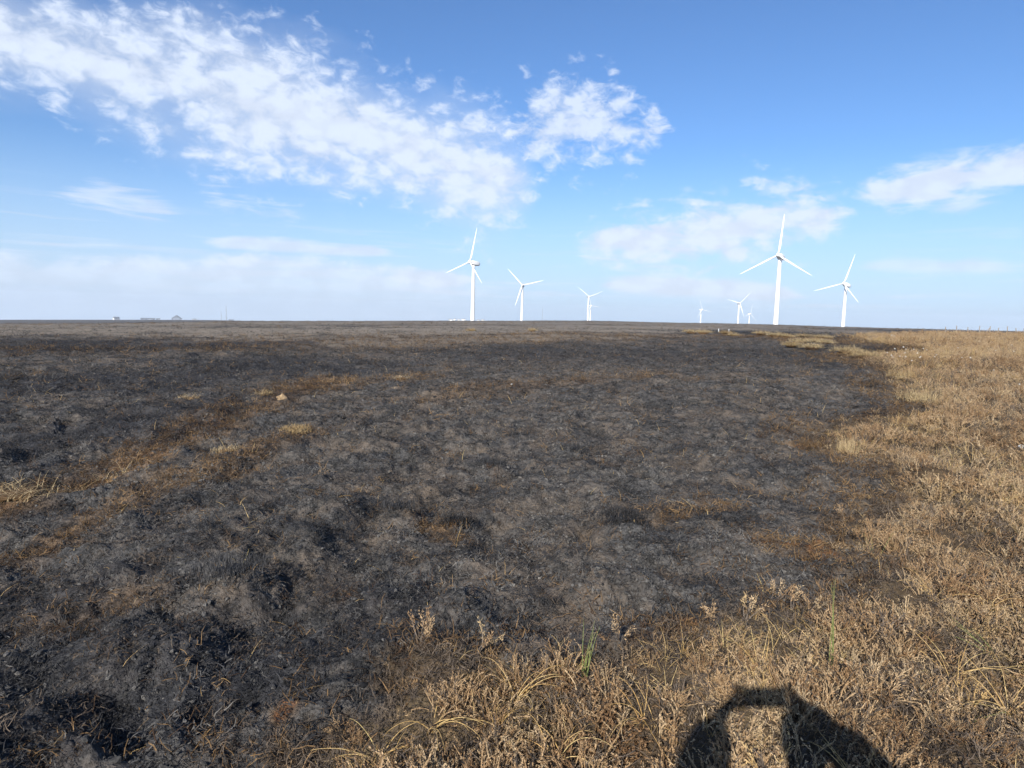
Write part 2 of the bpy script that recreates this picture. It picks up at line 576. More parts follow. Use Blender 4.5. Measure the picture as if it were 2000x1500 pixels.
def burn(X, Y):
    """1 on burnt ground, 0 under living or dry plants"""
    d = np.hypot(X, Y)
    s = signed_edge(X, Y)
    w = 0.09 + 0.06 * d
    f = 1.0 / np.maximum(0.35, 0.13 * d)
    s = s + w * (0.9 * pnoise(X * f, Y * f, 31) + 0.6 * pnoise(X * f * 2.7, Y * f * 2.7, 32) + 0.35 * pnoise(X * f * 7, Y * f * 7, 33))
    return sstep(s / (0.09 + 0.03 * d), -1.0, 1.0)


def bumps(X, Y, b):
    """hummocks, clods and crumbs; the finest only near by"""
    X = np.asarray(X, float)
    Y = np.asarray(Y, float)
    d = np.hypot(X, Y)
    cell = 0.006 * np.maximum(d, 1.0)

    def amp(scale):
        return np.clip(scale / (2.2 * cell) - 0.4, 0, 1)
    wx = X + 0.25 * pnoise(X * 1.3, Y * 1.3, 41)
    wy = Y + 0.25 * pnoise(X * 1.3, Y * 1.3, 42)
    z = 0.16 * pnoise(X / 9, Y / 9, 1) * sstep(d, 1, 8)
    z = z + 0.11 * pnoise(wx / 1.9, wy / 1.9, 2)
    for hx, hy, hr, hh in HUMMOCKS:
        q = np.hypot(X - hx, Y - hy) / hr
        z = z + hh * np.clip(1 - q * q, 0, 1) ** 1.3 - hh * 0.35 * np.exp(-((q - 1.15) / 0.2) ** 2)
    r1 = 1 - np.abs(pnoise(wx / 0.75, wy / 0.75, 3)) * 2
    z = z + (0.055 * b + 0.02) * r1 * amp(0.75)
    n4 = pnoise(wx / 0.30, wy / 0.30, 4)
    z = z + 0.045 * n4 * amp(0.3)
    r2 = np.abs(pnoise(wx / 0.17, wy / 0.17, 5))
    z = z - 0.045 * (0.4 - r2) * amp(0.17) * (0.4 + 0.6 * b)
    z = z + 0.020 * pnoise(X / 0.075, Y / 0.075, 6) * amp(0.075) * (0.5 + 0.5 * b)
    z = z + 0.013 * pnoise(X / 0.035, Y / 0.035, 7) * amp(0.035)
    z = z + (1 - b) * (0.045 + 0.06 * pnoise(X / 0.9, Y / 0.9, 8) + 0.045 * pnoise(X / 0.30, Y / 0.30, 9) * amp(0.3))
    far = sstep(d, 40, 200)
    return z * (1 - far * 0.7)


def height(X, Y, b=None):
    if b is None:
        b = burn(X, Y)
    return land(X, Y) + bumps(X, Y, b) - 0.04


def on_ground(x, y):
    g = at(x, y)
    z = float(height(np.array([g[0]]), np.array([g[1]]))[0])
    return Vector((g[0], g[1], z))


# ------------------------------------------------------------------ ground
def ground_material():
    m, t, b = principled('moor_soil', rough=0.95, spec=0.12)
    tcn = t.n('ShaderNodeTexCoord')
    P = tcn.outputs['Object']
    at_ = t.n('ShaderNodeAttribute', attribute_name='mask')
    sp = t.n('ShaderNodeSeparateColor')
    t.l.new(at_.outputs['Color'], sp.inputs[0])
    mb, mg, md = sp.outputs
    fine = t.noise(P, 60, 5, 0.7)
    mid = t.noise(P, 9, 5, 0.62, 0.4)
    wide = t.noise(P, 1.7, 5, 0.6, 0.5)
    far = t.noise(P, 0.32, 5, 0.65, 0.3)
    ash = t.smooth(t.math('ADD', t.math('MULTIPLY', fine, 0.5), t.math('MULTIPLY', mid, 0.5)), 0.36, 0.68)
    char = t.mix(ash, (0.019, 0.0185, 0.018), (0.132, 0.126, 0.120))
    peat = t.mix(fine, (0.060, 0.045, 0.033), (0.22, 0.168, 0.122))
    pf = t.smooth(t.math('ADD', t.math('ADD', t.math('MULTIPLY', wide, 0.6), t.math('MULTIPLY', mid, 0.4)), t.math('MULTIPLY', far, 0.35)), 0.60, 0.82, 0.0, 0.72)
    burnt = t.mix(pf, char, peat)
    rn = t.smooth(t.math('ADD', t.math('MULTIPLY', mid, 0.6), t.math('MULTIPLY', fine, 0.4)), 0.38, 0.62)
    residue = t.mix(rn, (0.035, 0.024, 0.016), (0.20, 0.125, 0.068))
    burnt = t.mix(t.math('MULTIPLY', mg, 0.8, clamp=True), burnt, residue)
    rust = t.mix(rn, (0.05, 0.028, 0.017), (0.27, 0.13, 0.06))
    burnt = t.mix(t.smooth(mg, 0.9, 1.25), burnt, rust)
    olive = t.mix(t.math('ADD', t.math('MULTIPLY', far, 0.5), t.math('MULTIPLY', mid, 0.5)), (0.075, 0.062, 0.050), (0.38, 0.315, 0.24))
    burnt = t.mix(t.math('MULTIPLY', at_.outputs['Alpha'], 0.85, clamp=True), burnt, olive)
    sooty_shade = t.mix(ash, (0.016, 0.016, 0.018), (0.062, 0.062, 0.066))  # soot of the burn, and the colour of the painted cloud shadow
    burnt = t.mix(t.math('MULTIPLY', md, 0.9, clamp=True), burnt, sooty_shade)
    lit = t.mix(fine, (0.035, 0.024, 0.016), (0.15, 0.105, 0.062))
    lit = t.mix(t.smooth(wide, 0.42, 0.66, 0.0, 0.7), lit, t.mix(fine, (0.06, 0.042, 0.025), (0.24, 0.18, 0.10)))
    soil_c = t.mix(mb, lit, burnt)
    soil_c = t.mix(t.math('MULTIPLY', md, 0.85, clamp=True), soil_c, sooty_shade)
    t.l.new(soil_c, b.inputs['Base Color'])
    bp = t.n('ShaderNodeBump')
    bp.inputs['Strength'].default_value = 1.0
    bp.inputs['Distance'].default_value = 0.035
    t.l.new(t.math('ADD', t.math('MULTIPLY', mid, 1.2), t.math('MULTIPLY', fine, 0.5)), bp.inputs['Height'])
    t.l.new(bp.outputs[0], b.inputs['Normal'])
    return m


def make_ground():
    az = np.concatenate([np.arange(-0.84, 0.84, 0.0026), np.linspace(0.84, 2 * math.pi - 0.84, 110)[:-1]])
    rad = np.concatenate([np.linspace(0.2, 1.2, 14)[:-1], np.exp(np.arange(math.log(1.2), math.log(75), 0.0062)), np.exp(np.linspace(math.log(75.3), math.log(7000), 170))])
    na, nr = len(az), len(rad)
    R, A = np.meshgrid(rad, az, indexing='ij')
    X, Y = (R * np.sin(A)).ravel(), (R * np.cos(A)).ravel()
    B = burn(X, Y)
    Z = height(X, Y, B)
    co = np.stack([X, Y, Z], 1)
    co = np.vstack([co, [[0, 0, float(height(np.array([0.01]), np.array([0.0]))[0])]]])
    i = np.arange(nr - 1)[:, None] * na
    j = np.arange(na)[None, :]
    j2 = (j + 1) % na
    q = np.stack([i + j, i + na + j, i + na + j2, i + j2], -1).reshape(-1, 4)
    cap = np.stack([np.full(na, nr * na), np.arange(na), (np.arange(na) + 1) % na], 1)
    me = bpy.data.meshes.new('ground')
    nq, nt = len(q), len(cap)
    me.vertices.add(len(co))
    me.vertices.foreach_set('co', co.astype(np.float32).ravel())
    me.loops.add(nq * 4 + nt * 3)
    me.loops.foreach_set('vertex_index', np.concatenate([q[:, ::-1].ravel(), cap[:, ::-1].ravel()]).astype(np.int32))
    me.polygons.add(nq + nt)
    me.polygons.foreach_set('loop_start', np.concatenate([np.arange(nq) * 4, nq * 4 + np.arange(nt) * 3]).astype(np.int32))
    me.polygons.foreach_set('use_smooth', np.concatenate([np.repeat(rad[:-1] > 22.0, na), np.zeros(nt, bool)]))
    me.update(calc_edges=True)
    me.validate()
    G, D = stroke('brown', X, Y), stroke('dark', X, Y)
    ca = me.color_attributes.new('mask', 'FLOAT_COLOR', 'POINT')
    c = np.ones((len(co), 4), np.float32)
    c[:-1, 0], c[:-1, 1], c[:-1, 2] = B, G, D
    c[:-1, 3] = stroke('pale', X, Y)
    c[-1] = (0, 0, 0, 1)
    ca.data.foreach_set('color', c.ravel())
    global GROUND_LOW
    GROUND_LOW = float(co[:, 2].min())
    o = link('ground', me, None, ground_material())
    tag(o, kind='structure')
    return o


ground = make_ground()


# ------------------------------------------------------------------ scattering of what nobody could count
def scatter(name, protos, P, rot, scl, idx, label, cat=None):
    col = bpy.data.collections.new(name + '_kinds')
    for i, (me, mat) in enumerate(protos):
        o = bpy.data.objects.new('%s_kind_%02d' % (name, i), me)
        if not me.materials:
            me.materials.append(mat)
        col.objects.link(o)
    me = bpy.data.meshes.new(name)
    me.vertices.add(len(P))
    me.vertices.foreach_set('co', P.astype(np.float32).ravel())
    for nm, typ, arr in (('rot', 'FLOAT_VECTOR', rot), ('scl', 'FLOAT', scl), ('idx', 'INT', idx)):
        a = me.attributes.new(nm, typ, 'POINT')
        a.data.foreach_set('vector' if typ == 'FLOAT_VECTOR' else 'value', np.ascontiguousarray(arr.ravel()))
    o = link(name, me)
    ng = bpy.data.node_groups.new(name + '_scatter', 'GeometryNodeTree')
    ng.interface.new_socket('Geometry', in_out='INPUT', socket_type='NodeSocketGeometry')
    ng.interface.new_socket('Geometry', in_out='OUTPUT', socket_type='NodeSocketGeometry')
    gi, go = ng.nodes.new('NodeGroupInput'), ng.nodes.new('NodeGroupOutput')
    ip = ng.nodes.new('GeometryNodeInstanceOnPoints')
    ci = ng.nodes.new('GeometryNodeCollectionInfo')
    ci.inputs['Collection'].default_value = col
    ci.inputs['Separate Children'].default_value = True
    ci.inputs['Reset Children'].default_value = True
    ip.inputs['Pick Instance'].default_value = True
    ng.links.new(gi.outputs[0], ip.inputs['Points'])
    ng.links.new(ci.outputs[0], ip.inputs['Instance'])
    for nm, typ, sock in (('rot', 'FLOAT_VECTOR', 'Rotation'), ('scl', 'FLOAT', 'Scale'), ('idx', 'INT', 'Instance Index')):
        na = ng.nodes.new('GeometryNodeInputNamedAttribute')
        na.data_type = typ
        na.inputs['Name'].default_value = nm
        ng.links.new(na.outputs['Attribute'], ip.inputs[sock])
    ng.links.new(ip.outputs[0], go.inputs[0])
    md = o.modifiers.new('scatter', 'NODES')
    md.node_group = ng
    tag(o, label, cat, kind='stuff')
    return o


def sample(n, dmin, dmax, rho, az=0.80):
    """n points over the sector in front, with density rho(d) per square metre"""
    ds = np.geomspace(dmin, dmax, 600)
    pdf = rho(ds) * ds
    cdf = np.concatenate([[0], np.cumsum((pdf[1:] + pdf[:-1]) / 2 * np.diff(ds))])
    d = np.interp(RNG.random(n) * cdf[-1], cdf, ds)
    a = RNG.uniform(-az, az, n)
    return d * np.sin(a), d * np.cos(a), d


def plant_material(name, cols, rough=0.75, patch=None, trans=0.25):
    """colours vary from plant to plant and in drifts over the ground"""
    m, t, b = principled(name, rough=rough, spec=0.2)
    oi = t.n('ShaderNodeObjectInfo')
    r = t.n('ShaderNodeValToRGB')
    els = r.color_ramp.elements
    while len(els) < len(cols):
        els.new(0.5)
    for i, c in enumerate(cols):
        els[i].position = i / max(1, len(cols) - 1)
        els[i].color = (*c, 1)
    drift = t.noise(oi.outputs['Location'], 1.7, 4, 0.65)
    wide_d = t.noise(oi.outputs['Location'], 0.16, 3, 0.6)
    drift = t.math('ADD', t.math('MULTIPLY', drift, 0.72), t.math('MULTIPLY', t.math('SUBTRACT', wide_d, 0.22), 0.5))
    f = t.math('ADD', t.math('MULTIPLY', oi.outputs['Random'], 0.55), t.math('MULTIPLY', t.math('SUBTRACT', drift, 0.34), 1.7), clamp=True)
    t.l.new(f, r.inputs[0])
    geo = t.n('ShaderNodeTexCoord')
    grain = t.noise(geo.outputs['Object'], 70, 2, 0.6)
    c = t.mix(1.0, r.outputs[0], t.mix(t.smooth(grain, 0.3, 0.7), (0.62, 0.60, 0.58), (1.22, 1.2, 1.16)), 'MULTIPLY')
    t.l.new(c, b.inputs['Base Color'])
    if trans:
        tr = t.n('ShaderNodeBsdfTranslucent')
        t.l.new(c, tr.inputs[0])
        mx = t.n('ShaderNodeMixShader')
        mx.inputs[0].default_value = trans
        out = m.node_tree.nodes['Material Output']
        t.l.new(b.outputs[0], mx.inputs[1])
        t.l.new(tr.outputs[0], mx.inputs[2])
        t.l.new(mx.outputs[0], out.inputs[0])
    return m


M_HEATH = plant_material('dry_heather', [(0.11, 0.062, 0.034), (0.25, 0.15, 0.078), (0.40, 0.265, 0.145), (0.48, 0.345, 0.205), (0.53, 0.41, 0.26), (0.50, 0.34, 0.145)])
M_STRAW = plant_material('straw', [(0.36, 0.20, 0.07), (0.53, 0.35, 0.14), (0.62, 0.46, 0.22), (0.48, 0.40, 0.15)], 0.6)
M_CHAR = plant_material('char', [(0.016, 0.0158, 0.0155), (0.045, 0.0435, 0.042), (0.100, 0.096, 0.092), (0.165, 0.152, 0.136)], 0.8, trans=0)
M_SINGE = plant_material('singed', [(0.02, 0.014, 0.010), (0.07, 0.041, 0.024), (0.20, 0.125, 0.060), (0.34, 0.225, 0.115)], 0.8)
M_PALE = plant_material('pale_straw', [(0.42, 0.30, 0.15), (0.52, 0.40, 0.22), (0.60, 0.48, 0.29)], 0.7)
M_SOOT_SHADE = plant_material('soot', [(0.009, 0.009, 0.0095), (0.018, 0.018, 0.019), (0.034, 0.034, 0.036), (0.06, 0.059, 0.061)], 0.75, trans=0)  # burnt soot; also darkens stubble inside the painted cloud shadow
M_SOIL = plant_material('peat_crumb', [(0.03, 0.023, 0.018), (0.065, 0.050, 0.038), (0.12, 0.093, 0.07), (0.175, 0.137, 0.102)], 0.9, trans=0)
M_GREEN = plant_material('rush_green', [(0.16, 0.20, 0.06), (0.22, 0.26, 0.09), (0.34, 0.34, 0.13)], 0.5)
M_WOOD = plant_material('bare_stem', [(0.09, 0.07, 0.055), (0.17, 0.14, 0.115)], 0.8, trans=0)


def rv(a=1.0):
    return Vector((random.uniform(-a, a), random.uniform(-a, a), random.uniform(-a, a)))


def heather_mesh(name, stems=10, h=0.075, spread=1.1, leaf=0.0078):
    """a low clump of twisted shoots thickly set with short scale leaves"""
    mb = MB()
    for s in range(stems):
        a = random.uniform(0, 2 * math.pi)
        lean = random.uniform(0.1, spread)
        L = h * random.uniform(0.55, 1.25)
        d = Vector((math.cos(a) * lean, math.sin(a) * lean, 1)).normalized()
        p = Vector((math.cos(a) * random.uniform(0, 0.05), math.sin(a) * random.uniform(0, 0.05), -0.02))
        pts = [p]
        for k in range(4):
            d = (d + rv(0.32) + Vector((0, 0, 0.05))).normalized()
            p = p + d * (L / 4)
            pts.append(p)
        mb.tube(pts, [0.0026, 0.0024, 0.002, 0.0016, 0.001], 3, False)
        shoots = [(pts[2:], 22, 1.0)]
        for k in range(random.randint(2, 3)):
            q0 = pts[random.randint(2, 4)]
            sd = (d + rv(0.9) + Vector((0, 0, 0.2))).normalized()
            shoots.append(([q0, q0 + sd * L * 0.2, q0 + (sd + rv(0.4)).normalized() * L * 0.4], 12, 0.85))
        for q, n, sc in shoots:
            for k in range(n):
                t = (k + random.random()) / n * (len(q) - 1)
                i = min(int(t), len(q) - 2)
                c = q[i].lerp(q[i + 1], t - i)
                ax = (q[i + 1] - q[i]).normalized()
                o = rv()
                o = (o - ax * o.dot(ax)).normalized()
                tip = (o * 0.75 + ax).normalized() * leaf * random.uniform(0.6, 1.4) * sc
                sd = ax.cross(o).normalized() * leaf * 0.19
                mb.add([c - sd, c + sd, c + tip * 0.7 + sd * 0.9, c + tip, c + tip * 0.7 - sd * 0.9], [(0, 1, 2, 3, 4)])
    return mb.mesh(name)


def blade_pts(L, a, lean, droop, n=6, base=0.01):
    p = Vector((random.uniform(-base, base), random.uniform(-base, base), -0.01))
    el = math.pi / 2 - lean
    pts = [p.copy()]
    for k in range(n):
        p = p + Vector((math.cos(a) * math.cos(el), math.sin(a) * math.cos(el), math.sin(el))) * (L / n)
        el -= droop / n * (0.5 + k / n)
        a += random.uniform(-0.12, 0.12)
        if p.z < 0.008:
            p.z = 0.008 + random.uniform(0, 0.01)
        pts.append(p.copy())
    return pts


def grass_mesh(name, blades=9, L=0.25, w=0.0032, lean=(0.1, 0.8), droop=(0.6, 2.4), base=0.02):
    mb = MB()
    for _ in range(blades):
        a = random.uniform(0, 2 * math.pi)
        ll = L * random.uniform(0.5, 1.15)
        pts = blade_pts(ll, a, random.uniform(*lean), random.uniform(*droop), 7, base)
        n = len(pts)
        wid = [w * (1 - 0.75 * (i / (n - 1)) ** 1.5) for i in range(n)]
        mb.ribbon(pts, wid, Vector((-math.sin(a), math.cos(a), random.uniform(-0.5, 0.5))))
    return mb.mesh(name)


def fibre_mesh(name, n=16, L=0.05, w=0.003, el=(0.05, 0.9), spread=0.04):
    """a tangle of short charred stalks"""
    mb = MB()
    for _ in range(n):
        a = random.uniform(0, 2 * math.pi)
        e = random.uniform(*el)
        ll = L * random.uniform(0.4, 1.4)
        p = Vector((random.gauss(0, spread), random.gauss(0, spread), -0.004))
        pts = [p]
        for k in range(3):
            p = p + Vector((math.cos(a) * math.cos(e), math.sin(a) * math.cos(e), math.sin(e))) * ll / 3
            e -= random.uniform(-0.2, 0.6)
            a += random.uniform(-0.5, 0.5)
            pts.append(p)
        mb.ribbon(pts, [w, w, w * 0.8, w * 0.4], Vector((-math.sin(a), math.cos(a), random.uniform(-0.6, 0.6))))
    return mb.mesh(name)


def lump_mesh(name, r=0.02, flat=0.6, sub=2, rough=0.35):
    bm = bmesh.new()
    bmesh.ops.create_icosphere(bm, subdivisions=sub, radius=r)
    off = rv(10)
    for v in bm.verts:
        n = Vector(v.co).normalized()
        q = n * 1.7 + off
        k = 1 + rough * float(pnoise(np.array([q.x + q.z * 0.7]), np.array([q.y - q.z * 0.6]), 77)[0]) + random.uniform(-0.09, 0.09)
        v.co = Vector((n.x, n.y, n.z * flat)) * r * k
    me = bpy.data.meshes.new(name)
    bm.to_mesh(me)
    bm.free()
    return me


def scatter_on(name, protos, n, dmin, dmax, rho, keep, size, label, tilt=0.25, lift=0.0, weights=None, edge=False, vary=False):
    X, Y, d = sample(n, dmin, dmax, rho)
    b = burn(X, Y)
    kp = keep(X, Y, d, b)
    es = np.ones(len(X))
    if edge:                                                     # plants thin out and get shorter towards the burnt ground
        es = np.clip(-signed_edge(X, Y) / (0.3 + 0.03 * d) + 0.25 * pnoise(X / 0.25, Y / 0.25, 29), 0, 1)
        kp = kp * (0.30 + 0.70 * es)
    k = kp > RNG.random(len(X))
    X, Y, d, b, es = X[k], Y[k], d[k], b[k], es[k]
    Z = height(X, Y, b) + lift
    m = len(X)
    rot = np.stack([RNG.normal(0, tilt, m), RNG.normal(0, tilt, m), RNG.uniform(0, 2 * math.pi, m)], 1).astype(np.float32)
    scl = (size(d) * RNG.uniform(0.65, 1.35, m) * (0.5 + 0.5 * es)).astype(np.float32)
    if vary:                                                     # drifts of taller and shorter plants
        scl = (scl * np.clip(1.0 + 0.75 * pnoise(X / 0.6, Y / 0.6, 27) + 0.35 * pnoise(X / 0.2, Y / 0.2, 28), 0.45, 1.7)).astype(np.float32)
    w = np.array(weights if weights else [1.0] * len(protos))
    idx = RNG.choice(len(protos), m, p=w / w.sum()).astype(np.int32)
    return scatter(name, protos, np.stack([X, Y, Z], 1), rot, scl, idx, label)


def grow(d, d0=5.0, e=0.55, top=4.0):
    return np.clip((np.maximum(d, d0) / d0) ** e, 1, top)


def twig_mesh(name, n=9, h=0.10):
    """bare forked heather wood"""
    mb = MB()
    for _ in range(n):
        a = random.uniform(0, 2 * math.pi)
        d = Vector((math.cos(a) * 0.9, math.sin(a) * 0.9, random.uniform(0.4, 1.2))).normalized()
        p = Vector((random.uniform(-0.03, 0.03), random.uniform(-0.03, 0.03), -0.01))
        pts = [p]
        for k in range(4):
            d = (d + rv(0.4)).normalized()
            p = p + d * h * random.uniform(0.18, 0.33)
            pts.append(p)
        mb.tube(pts, [0.0022, 0.002, 0.0016, 0.0012, 0.0007], 3, False)
        for k in (2, 3):
            q = pts[k] + (d + rv(0.9)).normalized() * h * 0.3
            mb.tube([pts[k], q], [0.0012, 0.0006], 3, False)
    return mb.mesh(name)


heath = [(heather_mesh('heather_%d' % i, random.randint(7, 11), random.uniform(0.07, 0.115), random.uniform(0.7, 1.4)), M_HEATH) for i in range(8)]
heath += [(twig_mesh('twig_%d' % i), M_WOOD) for i in range(3)]
scatter_on('dry_heather', heath, 240000, 1.2, 190, lambda d: 1 / np.maximum(1, d / 4.5) ** 1.5,
           lambda X, Y, d, b: (1 - b) * (1 - np.clip(stroke('dark', X, Y), 0, 1)) * np.clip(0.55 + 1.9 * pnoise(X / 0.15, Y / 0.15, 21) + 0.6 * pnoise(X / 0.8, Y / 0.8, 24), 0.14, 1) ** np.clip(8 / d, 0.2, 1),
           lambda d: 0.80 * grow(d, 6.0, 0.45, 3.2), 'dry brown heather covering the unburnt moor', 0.45, edge=True, weights=[1] * 8 + [0.9] * 3, vary=True)
mat_ = [(fibre_mesh('mat_%d' % i, 20, random.uniform(0.03, 0.06), 0.003, (0.0, 0.8), 0.05), M_SOIL) for i in range(6)]
scatter_on('heather_litter', mat_, 60000, 1.2, 30, lambda d: 1 / np.maximum(1, d / 4.5) ** 1.5, lambda X, Y, d, b: 1 - b, lambda d: grow(d, 5.0, 0.5, 3.0),
           'dead brown litter lying under the heather', 0.3, 0.004)
grass = [(grass_mesh('grass_%d' % i, random.randint(5, 11), random.uniform(0.14, 0.30), 0.0034, (0.4, 1.4), (0.3, 2.4)), M_STRAW) for i in range(8)]
scatter_on('dry_grass', grass, 90000, 1.2, 120, lambda d: 1 / np.maximum(1, d / 4.5) ** 1.4,
           lambda X, Y, d, b: (1 - b) * np.clip(0.02 + 0.025 * d + 1.5 * pnoise(X / (0.3 + 0.12 * d), Y / (0.3 + 0.12 * d), 22), 0.03, 1), lambda d: 0.75 * grow(d, 6.0, 0.45, 2.2),
           'dry straw coloured grass among the heather', 0.3, edge=True)
fib = [(fibre_mesh('char_%d' % i, 22, random.uniform(0.022, 0.045), 0.0034), M_CHAR) for i in range(8)]
lum = [(lump_mesh('crumb_%d' % i, random.uniform(0.006, 0.014), 0.7, 1, 0.8), M_CHAR) for i in range(5)]
scatter_on('charred_stubble', fib + lum, 260000, 1.2, 110, lambda d: 1 / np.maximum(1, d / 4.5) ** 1.55,
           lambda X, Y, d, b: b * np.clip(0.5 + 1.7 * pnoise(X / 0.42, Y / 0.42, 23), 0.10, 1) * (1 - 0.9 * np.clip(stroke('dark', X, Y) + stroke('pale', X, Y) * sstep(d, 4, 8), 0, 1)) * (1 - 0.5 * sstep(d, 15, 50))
           * (1 - 0.85 * sstep(pnoise(X / 0.9, Y / 0.6, 26), 0.02, 0.3)),
           lambda d: grow(d, 5.0, 0.5, 3.5), 'black charred stubble and crumbs over the burnt moor', 0.35, weights=[0.8] * 8 + [2.2] * 5)
soot = [(me_.copy(), M_SOOT_SHADE) for me_, _ in fib[:4] + lum[:3]]
for me_, _ in soot:
    me_.materials.clear()
scatter_on('soot_shade_stubble', soot, 220000, 1.2, 90, lambda d: 1 / np.maximum(1, d / 4.5) ** 1.55,  # real soot, plus black stubble that paints the far-left cloud shadow
           lambda X, Y, d, b: b * np.clip(np.clip(stroke('dark', X, Y), 0, 1) * 0.9 + 0.8 * sstep(pnoise(X / 0.9, Y / 0.6, 26), 0.02, 0.3) + 0.5 * sstep(pnoise(X / 0.3, Y / 0.25, 36), 0.1, 0.4), 0, 1)
           * (1 - 0.8 * np.clip(stroke('pale', X, Y), 0, 1)), lambda d: grow(d, 5.0, 0.5, 3.5), 'soot black stubble in the darkest parts of the burn and in the painted cloud shadow', 0.35)
soil = [(lump_mesh('clod_%d' % i, random.uniform(0.004, 0.009), 0.6, 1, 0.6), M_SOIL) for i in range(4)] + [(fibre_mesh('root_%d' % i, 12, 0.035, 0.0026, (0.0, 0.5)), M_SOIL) for i in range(4)]
scatter_on('peat_crumbs', soil, 110000, 1.2, 50, lambda d: 1 / np.maximum(1, d / 4.5) ** 1.6,
           lambda X, Y, d, b: b * np.clip(0.35 - 1.3 * pnoise(X / 0.42, Y / 0.42, 23), 0.05, 1), lambda d: grow(d, 5.0, 0.5, 3.0), 'brown peat crumbs and rootlets on bare burnt ground', 0.35)
sing = [(fibre_mesh('singed_%d' % i, 14, random.uniform(0.04, 0.075), 0.0034, (0.1, 1.1)), M_SINGE) for i in range(5)]
scatter_on('singed_litter', sing, 90000, 1.2, 60, lambda d: 1 / np.maximum(1, d / 5) ** 1.5,
           lambda X, Y, d, b: np.clip(b * np.clip(stroke('brown', X, Y), 0, 1) * 0.95 + 0.95 * np.exp(-((b - 0.5) / 0.28) ** 2) + 0.008 * b
           + b * 0.9 * np.exp(-(signed_edge(X, Y) / (0.22 + 0.035 * d)) ** 2) * sstep(pnoise(X / (0.25 + 0.05 * d), Y / (0.25 + 0.05 * d), 37), -0.1, 0.3), 0, 1), lambda d: grow(d, 5.0, 0.5, 3.0),
           'rusty brown singed litter along the burnt edge', 0.35)
bits = [(grass_mesh('stalk_%d' % i, 1, random.uniform(0.07, 0.16), 0.0028, (1.0, 1.5), (-0.3, 0.8), 0.0), M_STRAW) for i in range(5)]
scatter_on('pale_stalks', bits, 2400, 1.2, 30, lambda d: 1 / np.maximum(1, d / 5) ** 1.3,
           lambda X, Y, d, b: b * 0.6, lambda d: grow(d, 6.0, 0.4, 2.0), 'pale stalks lying loose on the burnt ground', 0.15, 0.012)
crest = [(fibre_mesh('crest_%d' % i, 20, 0.05, 0.004, (0.1, 1.0), 0.05), M_SINGE if i % 2 else M_CHAR) for i in range(4)]
scatter_on('crest_tufts', crest, 16000, 80, 420, lambda d: 1 / d ** 1.2, lambda X, Y, d, b: b * np.clip(0.3 + 1.2 * pnoise(X / 14, Y / 14, 38), 0.03, 1), lambda d: 4.0 + d * 0.008,
           'low tufts roughening the far burnt crest', 0.2)


# ------------------------------------------------------------------ wind turbines
def paint(name, col, rough=0.4, spec=0.4, dirt=0.08, scale=0.6):
    m, t, b = principled(name, col, rough, spec)
    tcn = t.n('ShaderNodeTexCoord')
    n = t.noise(tcn.outputs['Object'], scale, 4, 0.6)
    t.l.new(t.mix(t.smooth(n, 0.35, 0.75, 0.0, dirt * 4), col, tuple(c * (1 - 2 * dirt) for c in col)), b.inputs['Base Color'])
    return m


M_WHITE = paint('white_paint', (0.76, 0.76, 0.75))
M_GREY = paint('grey_metal', (0.33, 0.34, 0.36), 0.5)
M_STONE = paint('pale_stone', (0.60, 0.58, 0.53), 0.9, 0.2, 0.15, 30)
M_BUFF = paint('buff_stone', (0.30, 0.21, 0.12), 0.9, 0.2, 0.18, 25)
M_POST = paint('weathered_post', (0.27, 0.23, 0.19), 0.9, 0.2, 0.15, 12)
M_SLATE = paint('slate_roof', (0.16, 0.17, 0.19), 0.7, 0.3, 0.1, 0.5)
M_HARL = paint('pale_render', (0.72, 0.70, 0.66), 0.85, 0.2, 0.08, 0.5)
M_CLAD = paint('blue_grey_cladding', (0.24, 0.27, 0.32), 0.6, 0.3, 0.08, 0.4)
M_GLASS = paint('dark_glass', (0.03, 0.04, 0.05), 0.1, 0.5, 0.02)
M_FIELD = paint('pale_door', (0.45, 0.47, 0.5), 0.6, 0.3)


def tower_mesh():
    """tapered steel tube of unit height with the flanges of its three sections"""
    prof = [(1.62, 0.0), (1.62, 0.006), (1.50, 0.0061)]
    for z in (0.33, 0.66):
        r = 1.50 + (1.02 - 1.50) * z
        prof += [(r, z - 0.003), (r + 0.03, z - 0.0029), (r + 0.03, z + 0.0029), (r - 0.004, z + 0.003)]
    prof += [(1.02, 0.985), (1.12, 0.986), (1.12, 1.0)]
    n = 28
    mb = MB()
    vs = [(r * math.cos(2 * math.pi * k / n), r * math.sin(2 * math.pi * k / n), z) for r, z in prof for k in range(n)]
    fs = [(i * n + k, i * n + (k + 1) % n, (i + 1) * n + (k + 1) % n, (i + 1) * n + k) for i in range(len(prof) - 1) for k in range(n)]
    fs.append(tuple((len(prof) - 1) * n + k for k in range(n)))
    mb.add(vs, fs)
    me = mb.mesh('tower', True)
    return me


def loft(mb, sections):
    n = len(sections[0])
    vs = [p for s in sections for p in s]
    fs = [(i * n + k, i * n + (k + 1) % n, (i + 1) * n + (k + 1) % n, (i + 1) * n + k) for i in range(len(sections) - 1) for k in range(n)]
    fs += [tuple(range(n - 1, -1, -1)), tuple((len(sections) - 1) * n + k for k in range(n))]
    mb.add(vs, fs)


